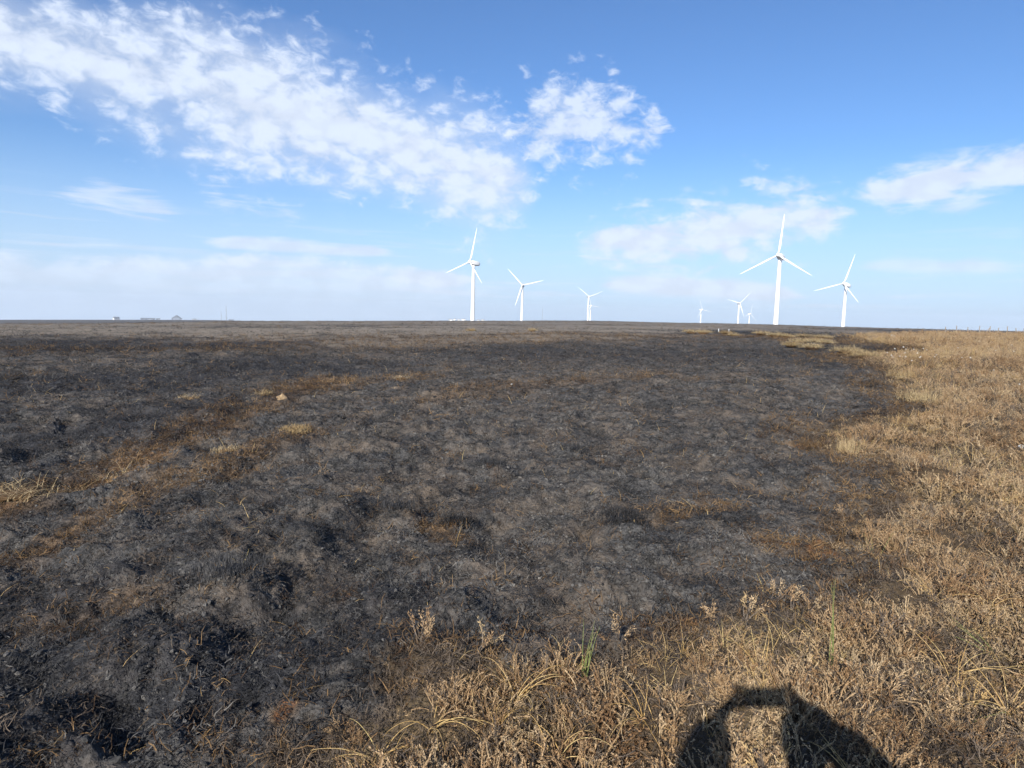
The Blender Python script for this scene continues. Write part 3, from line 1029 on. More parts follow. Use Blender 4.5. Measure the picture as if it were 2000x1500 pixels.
def nacelle_mesh():
    """long housing behind the rotor: the axis runs along +Y away from the hub"""
    mb = MB()
    secs = []
    for y, w, top, bot in ((0.9, 0.95, 0.95, -0.95), (1.3, 1.25, 1.2, -1.25), (2.4, 1.55, 1.5, -1.5), (5.0, 1.6, 1.62, -1.5), (7.4, 1.5, 1.6, -1.2), (8.2, 1.25, 1.4, -0.8)):
        ring = []
        for k in range(20):
            a = 2 * math.pi * k / 20
            ca, sa = math.cos(a), math.sin(a)
            e = 0.45
            x = w * math.copysign(abs(ca) ** e, ca)
            z = math.copysign(abs(sa) ** e, sa)
            ring.append((x, y, z * (top if z > 0 else -bot)))
        secs.append(ring)
    loft(mb, secs)
    return mb.mesh('nacelle', True)


def hub_mesh():
    mb = MB()
    secs = []
    for y, r in ((0.95, 1.0), (0.3, 1.22), (-0.5, 1.18), (-1.1, 0.85), (-1.45, 0.4), (-1.55, 0.08)):
        secs.append([(r * math.cos(-2 * math.pi * k / 18), y, r * math.sin(-2 * math.pi * k / 18)) for k in range(18)])
    loft(mb, secs)
    return mb.mesh('hub', True)


def blade_mesh():
    """one blade along +Z: round root, widest at a fifth of its length, thin twisted tip"""
    mb = MB()
    secs = []
    for z, c, th, tw in ((0.6, 1.0, 1.0, 0), (1.6, 1.0, 1.0, 0), (3.0, 1.45, 0.62, 18), (4.8, 1.95, 0.36, 16), (7.5, 1.7, 0.27, 12), (11, 1.38, 0.22, 8),
                         (15, 1.05, 0.19, 5), (19, 0.74, 0.17, 3), (22, 0.48, 0.16, 1.5), (23.2, 0.26, 0.16, 1), (23.5, 0.08, 0.2, 1)):
        t = math.radians(tw + 4)
        ring = []
        for k in range(16):
            a = 2 * math.pi * k / 16
            x = (math.cos(a) * 0.5 + (0.16 if th < 0.9 else 0.0)) * c * (0.66 if th < 0.9 else 0.9)
            y = math.sin(a) * 0.5 * c * th * (1.0 if th > 0.9 else (0.55 + 0.45 * (0.5 - 0.5 * math.cos(a))))
            ring.append((x * math.cos(t) - y * math.sin(t), x * math.sin(t) + y * math.cos(t), z))
        secs.append(ring)
    loft(mb, secs)
    return mb.mesh('blade', True)


TW, NA, HU, BL = tower_mesh(), nacelle_mesh(), hub_mesh(), blade_mesh()
TURB = [  # hub pixel, distance, yaw to the left, phase, cone, tilt, label
    (917.76, 511.4, 458.2, 45.6, 11.3, 4.5, 9.0, 'white wind turbine with grey-sided nacelle, leftmost of the turbines, beside low white sheds'),
    (1020.0, 557.0, 721.4, 6.9, 76.5, 2.7, 5.2, 'white wind turbine facing the camera, second from the left on the skyline'),
    (1150.8, 579.4, 1067.8, -8.5, 67.5, 3.2, 4.8, 'small white wind turbine standing directly in front of another one, nearer of the pair'),
    (1155.2, 596.9, 1567.0, -25.7, 98.2, 4.2, 5.6, 'tiny distant wind turbine mostly hidden behind the tower of a nearer one'),
    (1371.7, 604.8, 1409.8, -25.1, 99.9, 2.3, 5.0, 'tiny wind turbine standing alone left of the overlapping small pair on the right'),
    (1445.5, 592.3, 1166.4, -7.5, 43.8, 3.5, 5.5, 'small wind turbine between the tiny lone one and the largest turbine, taller of two'),
    (1466.2, 613.2, 1630.6, -27.6, 13.9, 2.9, 4.9, 'tiniest wind turbine, just left of the largest turbine tower, low on the skyline'),
    (1519.9, 498.0, 415.7, 40.0, 2.0, 1.8, 10.0, 'largest and nearest white wind turbine, right of centre on the skyline'),
    (1647.8, 553.6, 585.0, 57.0, 14.0, 6.0, 14.0, 'white wind turbine farthest to the right, beyond the largest one'),
]
for i, (px, py, D, yaw, ph, cone, tilt, label) in enumerate(TURB):
    H = CAM + ray(px, py) * D
    yaw, ph, cone, tilt = map(math.radians, (yaw, ph, cone, tilt))
    ax = Vector((-math.sin(yaw) * math.cos(tilt), -math.cos(yaw) * math.cos(tilt), math.sin(tilt)))
    hv = Vector((math.cos(yaw), -math.sin(yaw), 0))
    vv = hv.cross(ax)
    if vv.z < 0:
        vv = -vv
    hub = Vector(H.tolist())
    back = Vector((-ax.x, -ax.y, 0)).normalized()
    base = hub + back * 3.4
    gz = float(land(base.x, base.y)) - 0.3
    root = empty('wind_turbine', (base.x, base.y, gz))
    tag(root, label, 'wind turbine', 'wind turbines along the skyline')

    def place(name, me, M):
        o = link(name, me, root, M_WHITE)
        o.matrix_world = M
        o.matrix_parent_inverse = Matrix.Identity(4)
        o.matrix_local = Matrix.Translation(-root.location) @ M
        return o
    th = hub.z - 1.35 - gz
    place('tower', TW, Matrix.Translation((base.x, base.y, gz)) @ Matrix.Diagonal((1, 1, th, 1)))
    yv = -ax
    xv = yv.cross(Vector((0, 0, 1))).normalized()
    zv = xv.cross(yv)
    B3 = Matrix((xv, yv, zv)).transposed().to_4x4()
    place('nacelle', NA, Matrix.Translation(hub) @ B3)
    place('hub', HU, Matrix.Translation(hub) @ B3)
    for k in range(3):
        t = ph + k * 2 * math.pi / 3
        d = (hv * math.sin(t) + vv * math.cos(t)) * math.cos(cone) + ax * math.sin(cone)
        yb = (-ax - d * (-ax).dot(d)).normalized()
        xb = yb.cross(d)
        place('blade', BL, Matrix.Translation(hub) @ Matrix((xb, yb, d)).transposed().to_4x4())


# ------------------------------------------------------------------ far buildings and masts
def far_point(px, D):
    a, _ = azel(px, 625)
    return Vector((D * math.sin(a), D * math.cos(a), float(land(D * math.sin(a), D * math.cos(a)))))


def face_camera(p):
    return -math.atan2(p.x, p.y)


def house(name, px, D, w, dp, hw, hr, label, wall=None, roof=None, chim=True, hip=0.0, rz=0.0, windows=4):
    """walls with windows and a door, a ridged roof and a chimney"""
    p = far_point(px, D)
    r = empty(name, p, face_camera(p) + rz)
    tag(r, label, 'building', 'buildings along the skyline')
    m = MB()
    m.box((0, 0, hw / 2 - 0.5), (w, dp, hw + 1.0))
    m.build('wall', wall or M_HARL, r)
    m = MB()
    e = 0.5
    x0, x1 = -w / 2 - e, w / 2 + e
    y0, y1 = -dp / 2 - e, dp / 2 + e
    z0, z1 = hw + 0.003, hw + hr
    g = hip * dp / 2
    m.add([(x0, y0, z0), (x1, y0, z0), (x1, y1, z0), (x0, y1, z0), (x0 + g, 0, z1), (x1 - g, 0, z1)],
          [(0, 1, 5, 4), (2, 3, 4, 5), (3, 0, 4), (1, 2, 5), (3, 2, 1, 0)])
    rf = m.build('roof', roof or M_SLATE, r)
    if chim:
        m = MB()
        for s in (-1,):
            m.box((s * (w / 2 - 1.2 - g * 0.8), 0, z1 + 0.1), (1.0, 0.9, 2.0))
        m.build('chimney', M_HARL, rf)
    for k in range(windows):
        m = MB()
        x = (k + 0.5) / windows * w - w / 2
        if k == windows // 2:
            m.box((x, -dp / 2 - 0.03, hw * 0.36), (w / windows * 0.4, 0.1, hw * 0.72))
            m.build('door', M_FIELD, r)
        else:
            m.box((x, -dp / 2 - 0.03, hw * 0.58), (w / windows * 0.45, 0.1, hw * 0.4))
            m.build('window', M_GLASS, r)
    return r


house('farmhouse', 227, 3000, 21, 10, 6.5, 5.0, 'small white house with dark roof, far left on the hazy skyline', rz=0.5)
house('barn', 289, 3100, 52, 14, 4.5, 3.0, 'long low hazy barn left of the big gabled hall', M_CLAD, M_SLATE, False)
house('shed', 309, 3100, 15, 9, 4.0, 2.5, 'short low shed between the long barn and the gabled hall', M_CLAD, M_SLATE, False, windows=2)
house('hall', 345, 3000, 34, 26, 9.0, 9.0, 'big blue-grey gabled hall standing out on the hazy skyline', M_CLAD, M_SLATE, False, 0.0, rz=1.45)
house('lean_to_shed', 338.5, 2990, 12, 14, 5.0, 3.0, 'low annex at the left side of the big gabled hall', M_CLAD, M_SLATE, False, windows=2)
house('lean_to_shed', 352.5, 2990, 12, 14, 5.0, 3.0, 'low annex at the right side of the big gabled hall', M_CLAD, M_SLATE, False, windows=2)
house('cottage', 380, 3200, 14, 9, 3.0, 2.6, 'tiny faint cottage between the gabled hall and the masts', rz=0.3, windows=3)
house('service_hut', 452, 2950, 19, 8, 2.8, 1.6, 'low hut at the foot of the tall lattice mast', M_CLAD, M_SLATE, False, windows=3)


def shed_top(px, D, y_top):
    d = ray(px, y_top)
    return float(EYE + d[2] / math.hypot(d[0], d[1]) * D)


SHEDS = [(880.5, 4.6, 622.9, 'white cabin farthest left in the row beside the leftmost turbine'), (887.5, 2.6, 622.0, 'second white cabin from the left in the row beside the leftmost turbine'),
         (896, 3.4, 622.8, 'third white cabin from the left in the row beside the leftmost turbine'), (905, 5.0, 622.2, 'white cabin nearest to the left side of the leftmost turbine tower'),
         (934, 2.6, 623.9, 'small white cabin right of the leftmost turbine tower'), (942.5, 3.8, 623.3, 'white cabin farthest right beyond the leftmost turbine tower')]
for px, w, yt, label in SHEDS:
    p = far_point(px, 900)
    h = max(2.5, shed_top(px, 900, yt) - p.z)
    house('site_cabin', px, 900, w, 4.0, h - 0.7, 0.7, label, M_WHITE, M_GREY, False, windows=3)


def lattice_mast(px, D, H, w0, w1, label, n=14):
    p = far_point(px, D)
    r = empty('lattice_mast', p, 0.3)
    tag(r, label, 'mast', 'masts on the hazy skyline')

    def corner(k, z):
        w = w0 + (w1 - w0) * z / H
        a = 2 * math.pi * k / 3
        return Vector((math.cos(a) * w / 2, math.sin(a) * w / 2, z))
    for k in range(3):
        m = MB()
        m.tube([corner(k, 0), corner(k, H)], [0.42, 0.30], 6)
        m.build('leg', M_GREY, r)
    m = MB()
    zs = [H * (1 - (1 - i / n) ** 1.15) for i in range(n + 1)]
    for i in range(n):
        for k in range(3):
            m.tube([corner(k, zs[i]), corner((k + 1) % 3, zs[i + 1])], 0.2, 5)
            m.tube([corner(k, zs[i + 1]), corner((k + 1) % 3, zs[i + 1])], 0.16, 5)
    tag(m.build('bracing', M_GREY, r), kind='stuff')
    m = MB()
    m.tube([(0, 0, H - 1), (0, 0, H + 4)], [0.12, 0.05], 6)
    m.build('antenna', M_GREY, r)


lattice_mast(442, 2950, 60, 5.0, 1.0, 'tall tapering lattice mast on the hazy skyline at left')
lattice_mast(432, 3000, 36, 1.8, 0.8, 'shorter thin mast left of the tall lattice mast')
lattice_mast(1059, 3600, 95, 1.6, 0.8, 'very faint thin mast between the second turbine and the paired turbines')


# ------------------------------------------------------------------ fence and marker posts on the right
fence = empty('wire_fence', on_ground(1933, 652.5))
tag(fence, 'thin post and wire fence crossing the heather under the right skyline', 'fence')
fx = [1846, 1868, 1890, 1912, 1932, 1949, 1967, 1984, 1999, 2018]
tops = []
for k, x in enumerate(fx):
    g = on_ground(x, 651.4 + (x - 1846) * 0.013)
    q = g - fence.location
    m = MB()
    hgt = 0.95 + 0.12 * math.sin(k * 2.3)
    lx = 0.06 * math.sin(k * 5.1)
    m.tube([(q.x, q.y, q.z - 0.3), (q.x + lx * 0.6, q.y, q.z + hgt * 0.6), (q.x + lx, q.y, q.z + hgt)], [0.055, 0.052, 0.045], 7)
    m.build('post', M_POST, fence)
    tops.append(Vector((q.x + lx, q.y, q.z + hgt)))
    if x == 1932:
        m = MB()
        m.tube([(q.x + lx, q.y, q.z + hgt * 0.85), (q.x - 0.75, q.y - 0.2, q.z - 0.1)], [0.045, 0.05], 7)
        m.build('strut', M_POST, fence)
for f in (0.1, 0.45):
    m = MB()
    m.tube([t - Vector((0, 0.06, f)) for t in tops], 0.004, 4)
    m.build('wire', M_GREY, fence)
for (x, y), label in (((1403.5, 647.2), 'short white marker post on the dark burnt strip, left of two'), ((1423.5, 648.0), 'short white marker post on the dark burnt strip, right of two')):
    g = on_ground(x, y)
    r = empty('marker_post', g)
    tag(r, label, 'post', 'white marker posts')
    m = MB()
    m.tube([(0, 0, -0.2), (0, 0, 0.26), (0, 0, 0.28)], [0.035, 0.035, 0.03], 8)
    m.build('post', M_WHITE, r)
    m = MB()
    m.tube([(0, 0, 0.282), (0, 0, 0.31)], [0.038, 0.03], 8)
    m.build('cap', M_GREY, r)

# ------------------------------------------------------------------ stones
stones = [lump_mesh('stone_%d' % i, 0.05, 0.7, 2, 0.5) for i in range(5)]
for s in stones:
    s.materials.append(M_STONE)
WS = [(510, 490), (535, 503), (555, 545), (572, 553), (627, 515), (648, 545), (680, 540), (705, 520), (712, 530), (703, 497), (595, 415), (560, 300), (590, 285), (688, 412), (715, 420), (775, 432),
      (800, 425), (835, 508), (1045, 522), (870, 575), (860, 580), (775, 595), (1020, 575), (940, 408), (905, 405), (1320, 560), (1410, 570), (1685, 465), (1650, 345), (1515, 345), (1860, 390),
      (1280, 420), (1320, 470), (1885, 475), (1665, 705), (1945, 828)]
for k, (zx, zy) in enumerate(WS):
    g = on_ground(1640 + zx / 5.555, 610 + zy / 5.555 + 1.0)
    d = math.hypot(g.x, g.y)
    s = 1.0 * d / FPX / 0.05 * random.uniform(0.8, 1.25)
    o = link('white_stone', stones[k % 5])
    o.location = g + Vector((0, 0, 0.17 + 0.03 * s))
    o.scale = (s, s * 0.9, s)
    o.rotation_euler = (random.uniform(-0.3, 0.3), random.uniform(-0.3, 0.3), random.uniform(0, 6.28))
    tag(o, 'small white stone lying in the dry heather on the right', 'stone', 'white stones in the heather')


def lone_stone(px, py, r, label, mat, lift=0.3, flat=0.7):
    g = on_ground(px, py)
    me = lump_mesh('stone', r, flat, 2, 0.55)
    o = link('stone', me, None, mat)
    o.location = g + Vector((0, 0, r * lift))
    tag(o, label, 'stone')


lone_stone(1993, 884, 0.04, 'white stone at the right edge among the heather, largest of the white stones', M_STONE, 1.2)
lone_stone(998, 763, 0.024, 'single small white stone in the middle of the burnt ground', M_STONE)
lone_stone(551, 788, 0.09, 'round buff stone on the burnt ground, left of centre', M_BUFF, 0.35)


# ------------------------------------------------------------------ single tussocks and plants
def tussock(name, px, py, rad, h, label, mat, basemat, blades=120, L=0.2, w=0.004, flat=0.45, lean=(0.3, 1.3), droop=(0.4, 1.8), cat='grass tuft', group=None, squash=1.0):
    """a mound of old litter with blades growing out of it"""
    g = on_ground(px, py)
    r = empty(name, g, random.uniform(0, 6.28) if squash == 1.0 else face_camera(g))
    tag(r, label, cat, group)
    br = 0.35 if basemat is M_SOOT_SHADE else 0.5
    if mat is M_SOOT_SHADE:
        lean, droop = (0.1, 1.5), (-0.5, 0.6)
    me = lump_mesh('base', rad * br, flat * 0.7, 3, 0.5)
    b = link('base', me, r, basemat)
    b.location = (0, 0, h * 0.2)
    b.scale = (1, squash, 1)
    mb = MB()
    for _ in range(blades):
        a = random.uniform(0, 2 * math.pi)
        q = rad * math.sqrt(random.random()) * 0.95
        ba = random.uniform(0, 2 * math.pi)
        pts = blade_pts(L * random.uniform(0.5, 1.2), a, random.uniform(*lean), random.uniform(*droop), 5, 0.0)
        z0 = h * 0.2 + rad * flat * 0.55 * math.sqrt(max(0.0, 1 - (q / rad) ** 2)) - 0.015
        off = Vector((q * math.cos(ba), q * math.sin(ba) * squash, z0))
        pts = [p + off for p in pts]
        n = len(pts)
        mb.ribbon(pts, [w * (1 - 0.7 * i / (n - 1)) for i in range(n)], Vector((-math.sin(a), math.cos(a), random.uniform(-0.5, 0.5))))
    tag(mb.build('blades', mat, r), kind='stuff')
    return r


def sprig(px, py, s, label, mat=None, n=4, tall=0.13):
    """one bush of heather with bare twisted stems below and leafy tips"""
    g = on_ground(px, py)
    r = empty('heather_sprig', g, random.uniform(0, 6.28))
    tag(r, label, 'heather', 'heather sprigs standing at the burnt edge')
    for k in range(n):
        a = random.uniform(0, 6.28)
        d = Vector((math.cos(a) * 0.45, math.sin(a) * 0.45, 1)).normalized()
        p = Vector((0, 0, -0.02))
        pts = [p]
        for q in range(5):
            d = (d + rv(0.28)).normalized()
            p = p + d * tall * s / 5
            pts.append(p)
        m = MB()
        m.tube(pts, [0.004, 0.0036, 0.003, 0.0024, 0.0018, 0.001], 5)
        st = m.build('stem', M_WOOD, r)
        m = MB()
        for c in range(3):
            q0 = pts[3 + min(c, 2)]
            for e in range(18):
                t = random.random()
                sd = (d + rv(0.9)).normalized()
                cc = q0 + d * t * 0.03 * s + rv(0.011)
                tip = sd * random.uniform(0.006, 0.014) * s
                o = sd.cross(rv()).normalized() * 0.0022
                m.add([cc - o, cc + o, cc + tip + o * 0.3, cc + tip - o * 0.3], [(0, 1, 2, 3)])
        tag(m.build('leaves', mat or M_HEATH, st), kind='stuff')
    return r


def rush(px, py, L, n, label, mat=None, lean=(0.0, 0.35), droop=(0.0, 0.5), w=0.005):
    g = on_ground(px, py)
    r = empty('rush_tuft', g)
    tag(r, label, 'rush', 'rushes and long grasses in the heather')
    for k in range(n):
        a = random.uniform(0, 6.28)
        pts = blade_pts(L * random.uniform(0.7, 1.1), a, random.uniform(*lean), random.uniform(*droop), 9, 0.015)
        m = MB()
        m.tube(pts, [w * 0.5 * (1 - 0.8 * i / 9) for i in range(10)], 5)
        m.build('blade', mat or M_GREEN, r, True)
    return r


T = tussock
T('straw_tussock', 517, 776, 0.22, 0.12, 'scorched straw tussock just up and left of the round buff stone', M_PALE, M_SINGE, 260, 0.14)
T('straw_tussock', 370, 777, 0.26, 0.10, 'flat straw patch on dark burnt ground, left of the scorched tussock by the stone', M_PALE, M_SINGE, 110, 0.14, squash=0.6)
T('straw_tussock', 578, 852, 0.22, 0.12, 'pale cushion of dead grass in front of the round buff stone', M_PALE, M_PALE, 420, 0.09)
T('straw_tussock', 445, 876, 0.20, 0.10, 'low pale straw cushion left of the cushion nearest the buff stone', M_PALE, M_SINGE, 150, 0.08, squash=0.6)
T('straw_tussock', 228, 918, 0.18, 0.10, 'tangle of long pale straw in the brown strip at left', M_PALE, M_SINGE, 45, 0.2)
T('straw_mat', 30, 955, 0.34, 0.08, 'wide mat of flattened pale straw at the left edge', M_PALE, M_SINGE, 150, 0.22, flat=0.2, lean=(0.9, 1.5), droop=(0, 0.6))
T('straw_mat', 120, 938, 0.22, 0.08, 'narrow mat of flattened straw right of the wide mat at the left edge', M_PALE, M_SINGE, 60, 0.2, flat=0.2, lean=(0.9, 1.5), droop=(0, 0.6))
T('dead_grass_tuft', 32, 748, 0.22, 0.1, 'thin brown grass tuft on dark ground at the far left', M_SINGE, M_CHAR, 90, 0.24)
T('dead_grass_tuft', 75, 740, 0.22, 0.1, 'thin brown grass tuft a little right of the one at the far left', M_SINGE, M_CHAR, 90, 0.24)
T('straw_tussock', 785, 743, 0.25, 0.1, 'low straw patch on the burnt slope left of centre', M_PALE, M_SINGE, 90, 0.14, squash=0.6)
T('golden_tussock', 1655, 882, 0.13, 0.1, 'upright golden grass tuft on the tongue of unburnt heather', M_PALE, M_SINGE, 150, 0.20, lean=(0.0, 0.5), droop=(0, 0.6))
T('rusty_tussock', 1588, 868, 0.15, 0.1, 'rusty scorched tuft at the tip of the unburnt tongue', M_SINGE, M_CHAR, 150, 0.14, lean=(0.0, 0.8))
T('golden_tussock', 1795, 778, 0.42, 0.16, 'big pale straw tussock at the burnt edge on the right', M_PALE, M_PALE, 420, 0.26, 0.005, lean=(0.1, 0.9))
T('golden_tussock', 1760, 742, 0.4, 0.12, 'pale straw tussock behind the big one at the burnt edge', M_PALE, M_PALE, 300, 0.24, 0.006, lean=(0.1, 0.9))
T('burnt_tussock', 895, 1012, 0.17, 0.06, 'burnt black tussock with stiff stubble and rusty foot, near the centre', M_SOOT_SHADE, M_SINGE, 260, 0.085, 0.005, lean=(0.0, 0.6), droop=(-0.2, 0.5), squash=0.55)
T('burnt_tussock', 1215, 1030, 0.20, 0.12, 'rounded black hummock with a deep shadow at its right end', M_SOOT_SHADE, M_SOOT_SHADE, 420, 0.05, 0.004, flat=0.3)
T('burnt_tussock', 455, 1145, 0.22, 0.12, 'black hummock with a dark hollow beside it, lower left', M_SOOT_SHADE, M_SOOT_SHADE, 460, 0.05, 0.004, flat=0.3)
T('burnt_tussock', 960, 925, 0.16, 0.08, 'small black burnt clump above the stiff stubble tussock', M_SOOT_SHADE, M_SOOT_SHADE, 320, 0.06, 0.004, flat=0.25)
T('burnt_tussock', 1120, 880, 0.18, 0.08, 'dark rounded clump on the open burnt ground right of centre', M_SOOT_SHADE, M_SOOT_SHADE, 320, 0.06, 0.004, flat=0.25)
T('burnt_tussock', 780, 1000, 0.16, 0.08, 'black clump left of the stiff stubble tussock', M_SOOT_SHADE, M_SOOT_SHADE, 320, 0.06, 0.004, flat=0.25)
MD = [(1350, 651.5, 1.1, 'leftmost pale straw mound of the row below the right skyline'), (1374, 653.5, 1.0, 'second straw mound from the left in the row below the right skyline'),
      (1416, 655, 0.7, 'small straw mound third from the left in the row below the skyline'), (1431, 656.5, 0.7, 'small straw mound just left of the peaked one'),
      (1487, 656.5, 1.0, 'peaked straw mound in the middle of the row below the largest turbine'), (1516, 661, 1.0, 'low straw mound right below the largest turbine'),
      (1535, 661.5, 0.8, 'low straw mound just right of the one below the largest turbine'), (1567, 660, 0.8, 'brownish straw mound between the two largest straw heaps'),
      (1563, 671, 0.8, 'upper of the large bright straw heaps on the dark ground'), (1585, 682, 0.8, 'lowest large bright straw heap on the dark ground'),
      (1545, 680, 0.6, 'thin straw heap left of the lowest bright heap'), (1607, 664, 0.9, 'pale straw mound at the right end of the dark strip'),
      (1592, 669.5, 0.7, 'flat straw streak above the stone-like pale tuft'), (1610, 674, 0.6, 'small pale tuft right of the upper bright straw heap'),
      (1655, 694, 0.9, 'straw mound at the corner where the heather begins'), (1690, 700, 0.8, 'pale straw tuft in the heather right of the corner mound'),
      (1040, 646.5, 0.6, 'single tan straw patch far off on the crest, right of the second turbine'), (920, 646.5, 0.6, 'single tan straw patch far off below the leftmost turbine')]
for x, y, s, label in MD:
    T('straw_mound', x, y, 0.85 * s, 0.4, label, M_PALE, M_SINGE, 420, 0.40, 0.014, flat=0.38, lean=(0.5, 1.4), group='straw mounds below the skyline', cat='straw mound', squash=0.7)

sprig(1508, 1188, 1.1, 'tall bare-stemmed heather sprig against the grey ash at the burnt edge', n=3)
sprig(1545, 1196, 1.0, 'heather sprig just right of the tallest bare-stemmed one')
sprig(1580, 1190, 0.9, 'small heather sprig third from the left along the ash patch')
sprig(1455, 1233, 1.0, 'pale heather sprig left of the tallest bare-stemmed one')
sprig(1400, 1243, 0.9, 'short heather sprig standing by the rusty patch')
sprig(818, 1290, 1.2, 'lone heather sprig reaching into the black ground at the bottom', n=5)
sprig(935, 1303, 1.0, 'heather sprig right of the lone one at the bottom edge of the burn')
sprig(1210, 1303, 1.0, 'greyish heather sprig left of the rusty patch at the bottom')
sprig(1650, 1000, 0.9, 'heather sprig at the corner below the unburnt tongue')
rush(1622, 1345, 0.42, 3, 'tall green rush blade standing above the photographer shadow', lean=(0.0, 0.12), droop=(0.0, 0.25))
rush(1140, 1365, 0.22, 5, 'pale green rush tuft at the bottom edge of the burn', lean=(0.05, 0.3))
rush(1885, 1400, 0.26, 5, 'grey-green grass tuft lying right of the photographer shadow', lean=(0.5, 1.1))
rush(1710, 1080, 0.26, 3, 'thin yellow-green blades above the tall green rush', lean=(0.0, 0.4))
rush(1950, 1280, 0.25, 4, 'short green blades near the right edge', lean=(0.6, 1.2))
rush(1010, 1400, 0.26, 7, 'arching golden grass in the heather at the bottom centre', M_STRAW, (0.1, 0.7), (1.2, 2.6))
rush(840, 1440, 0.28, 8, 'curling golden grass at the bottom left of the heather', M_STRAW, (0.2, 0.8), (1.2, 2.8))
rush(1090, 1490, 0.28, 8, 'golden looping grass at the very bottom centre', M_STRAW, (0.1, 0.7), (1.6, 2.8))
rush(1820, 1185, 0.26, 8, 'looping golden grass in the heather right of the ash patch', M_STRAW, (0.1, 0.7), (1.6, 2.8))
rush(1930, 1200, 0.26, 8, 'looping golden grass near the right edge', M_STRAW, (0.2, 0.9), (1.4, 2.6))
rush(1860, 1310, 0.30, 9, 'long bent straw fanning out right of the tall green rush', M_STRAW, (0.5, 1.1), (0.4, 1.6))
rush(1975, 1390, 0.30, 9, 'long bent straw at the lower right corner', M_STRAW, (0.4, 1.1), (0.4, 1.8))
rush(1260, 1450, 0.24, 6, 'fine golden grass left of the photographer shadow', M_STRAW, (0.2, 0.8), (1.0, 2.4))
rush(740, 1480, 0.26, 7, 'golden grass lying at the lower left of the heather', M_STRAW, (0.4, 1.2), (0.6, 2.0))


# ------------------------------------------------------------------ the photographer, whose shadow falls into the picture
def skin(name, chains, mat, parent=None, sub=2, root=None):
    """one continuous body grown round joints: chains of (position, radius)"""
    vs, es, rs, key = [], [], [], {}
    for ch in chains:
        prev = None
        for p, r in ch:
            k = tuple(round(c, 4) for c in p)
            if k not in key:
                key[k] = len(vs)
                vs.append(p)
                rs.append(r)
            i = key[k]
            if prev is not None and prev != i:
                es.append((prev, i))
            prev = i
    bm = bmesh.new()
    lay = bm.verts.layers.skin.verify()
    bv = [bm.verts.new(p) for p in vs]
    for i, j in es:
        if bm.edges.get((bv[i], bv[j])) is None:
            bm.edges.new((bv[i], bv[j]))
    for i, r in enumerate(rs):
        bv[i][lay].radius = r if isinstance(r, tuple) else (r, r)
        bv[i][lay].use_root = (i == 0)
    me = bpy.data.meshes.new(name)
    bm.to_mesh(me)
    bm.free()
    o = link(name, me, parent, mat)
    o.modifiers.new('skin', 'SKIN').use_smooth_shade = True
    s = o.modifiers.new('smooth', 'SUBSURF')
    s.levels = s.render_levels = sub
    return o


M_SKIN = paint('skin', (0.55, 0.36, 0.27), 0.6, 0.3, 0.05, 8)
M_JACKET = paint('dark_jacket', (0.05, 0.06, 0.08), 0.8, 0.2, 0.1, 6)
M_TROUSER = paint('dark_trousers', (0.06, 0.055, 0.05), 0.85, 0.2, 0.1, 6)
M_BOOT = paint('brown_boots', (0.10, 0.06, 0.035), 0.6, 0.3, 0.1, 9)
M_HAIR = paint('dark_hair', (0.03, 0.022, 0.016), 0.6, 0.3, 0.1, 40)
M_PHONE = paint('phone_shell', (0.03, 0.03, 0.035), 0.3, 0.5, 0.02)
M_SCREEN = paint('phone_screen', (0.02, 0.02, 0.025), 0.1, 0.5, 0.02)

ph = empty('phone', (0, 0, EYE))
tag(ph, 'dark phone held out in both hands by the photographer', 'phone')
ph.matrix_world = cam.matrix_world.copy()
m = MB()
m.box((0.055, -0.020, 0.0085), (0.162, 0.076, 0.008))
m.build('case', M_PHONE, ph)
m = MB()
m.box((0.055, -0.020, 0.0130), (0.152, 0.068, 0.0006))
m.build('screen', M_SCREEN, ph)
m = MB()
m.tube([(-0.002, -0.024, 0.0044), (-0.002, -0.024, 0.0022)], 0.006, 16)
m.build('lens', M_GLASS, ph)

HX, HY = 0.075, -0.34
gz0 = float(height(np.array([HX]), np.array([HY - 0.08]))[0])
pelvis = (HX, HY - 0.08, 0.92)
chest = (HX, HY - 0.07, 1.28)
neck = (HX, HY - 0.035, 1.47)
LS, LE, LW = (HX - 0.19, HY - 0.05, 1.40), (-0.245, -0.23, 1.40), (-0.115, -0.065, 1.56)
RS, RE, RW = (HX + 0.20, HY - 0.07, 1.40), (0.37, -0.23, 1.38), (0.25, -0.065, 1.555)


def mixp(a, b, t):
    return tuple(x + (y - x) * t for x, y in zip(a, b))


def hand(W_, s):
    """palm behind the phone's end, four fingers bent round its edge and a thumb in front"""
    out = []
    cx = 0.055 + s * 0.106
    palm = (cx, -0.032, 1.582)
    out.append([(W_, (0.026, 0.03)), (mixp(W_, palm, 0.6), (0.022, 0.034)), (palm, (0.018, 0.034))])
    for k, (zo, ln) in enumerate(((0.034, 0.9), (0.012, 1.0), (-0.011, 0.95), (-0.034, 0.75))):
        k0 = (cx + s * 0.004, -0.016, 1.582 + zo)
        k1 = (cx - s * 0.004 * ln, 0.006, 1.582 + zo * 1.05)
        k2 = (cx - s * 0.028 * ln, 0.009, 1.582 + zo * 1.02)
        k3 = (cx - s * 0.045 * ln, 0.006, 1.582 + zo)
        out.append([(palm, (0.018, 0.034)), (k0, 0.0095), (k1, 0.009), (k2, 0.0082), (k3, 0.0065)])
    th0 = (cx - s * 0.004, -0.038, 1.557)
    out.append([(palm, (0.018, 0.034)), (th0, 0.0115), ((cx - s * 0.026, -0.031, 1.564), 0.010), ((cx - s * 0.044, -0.026, 1.574), 0.0078)])
    return out


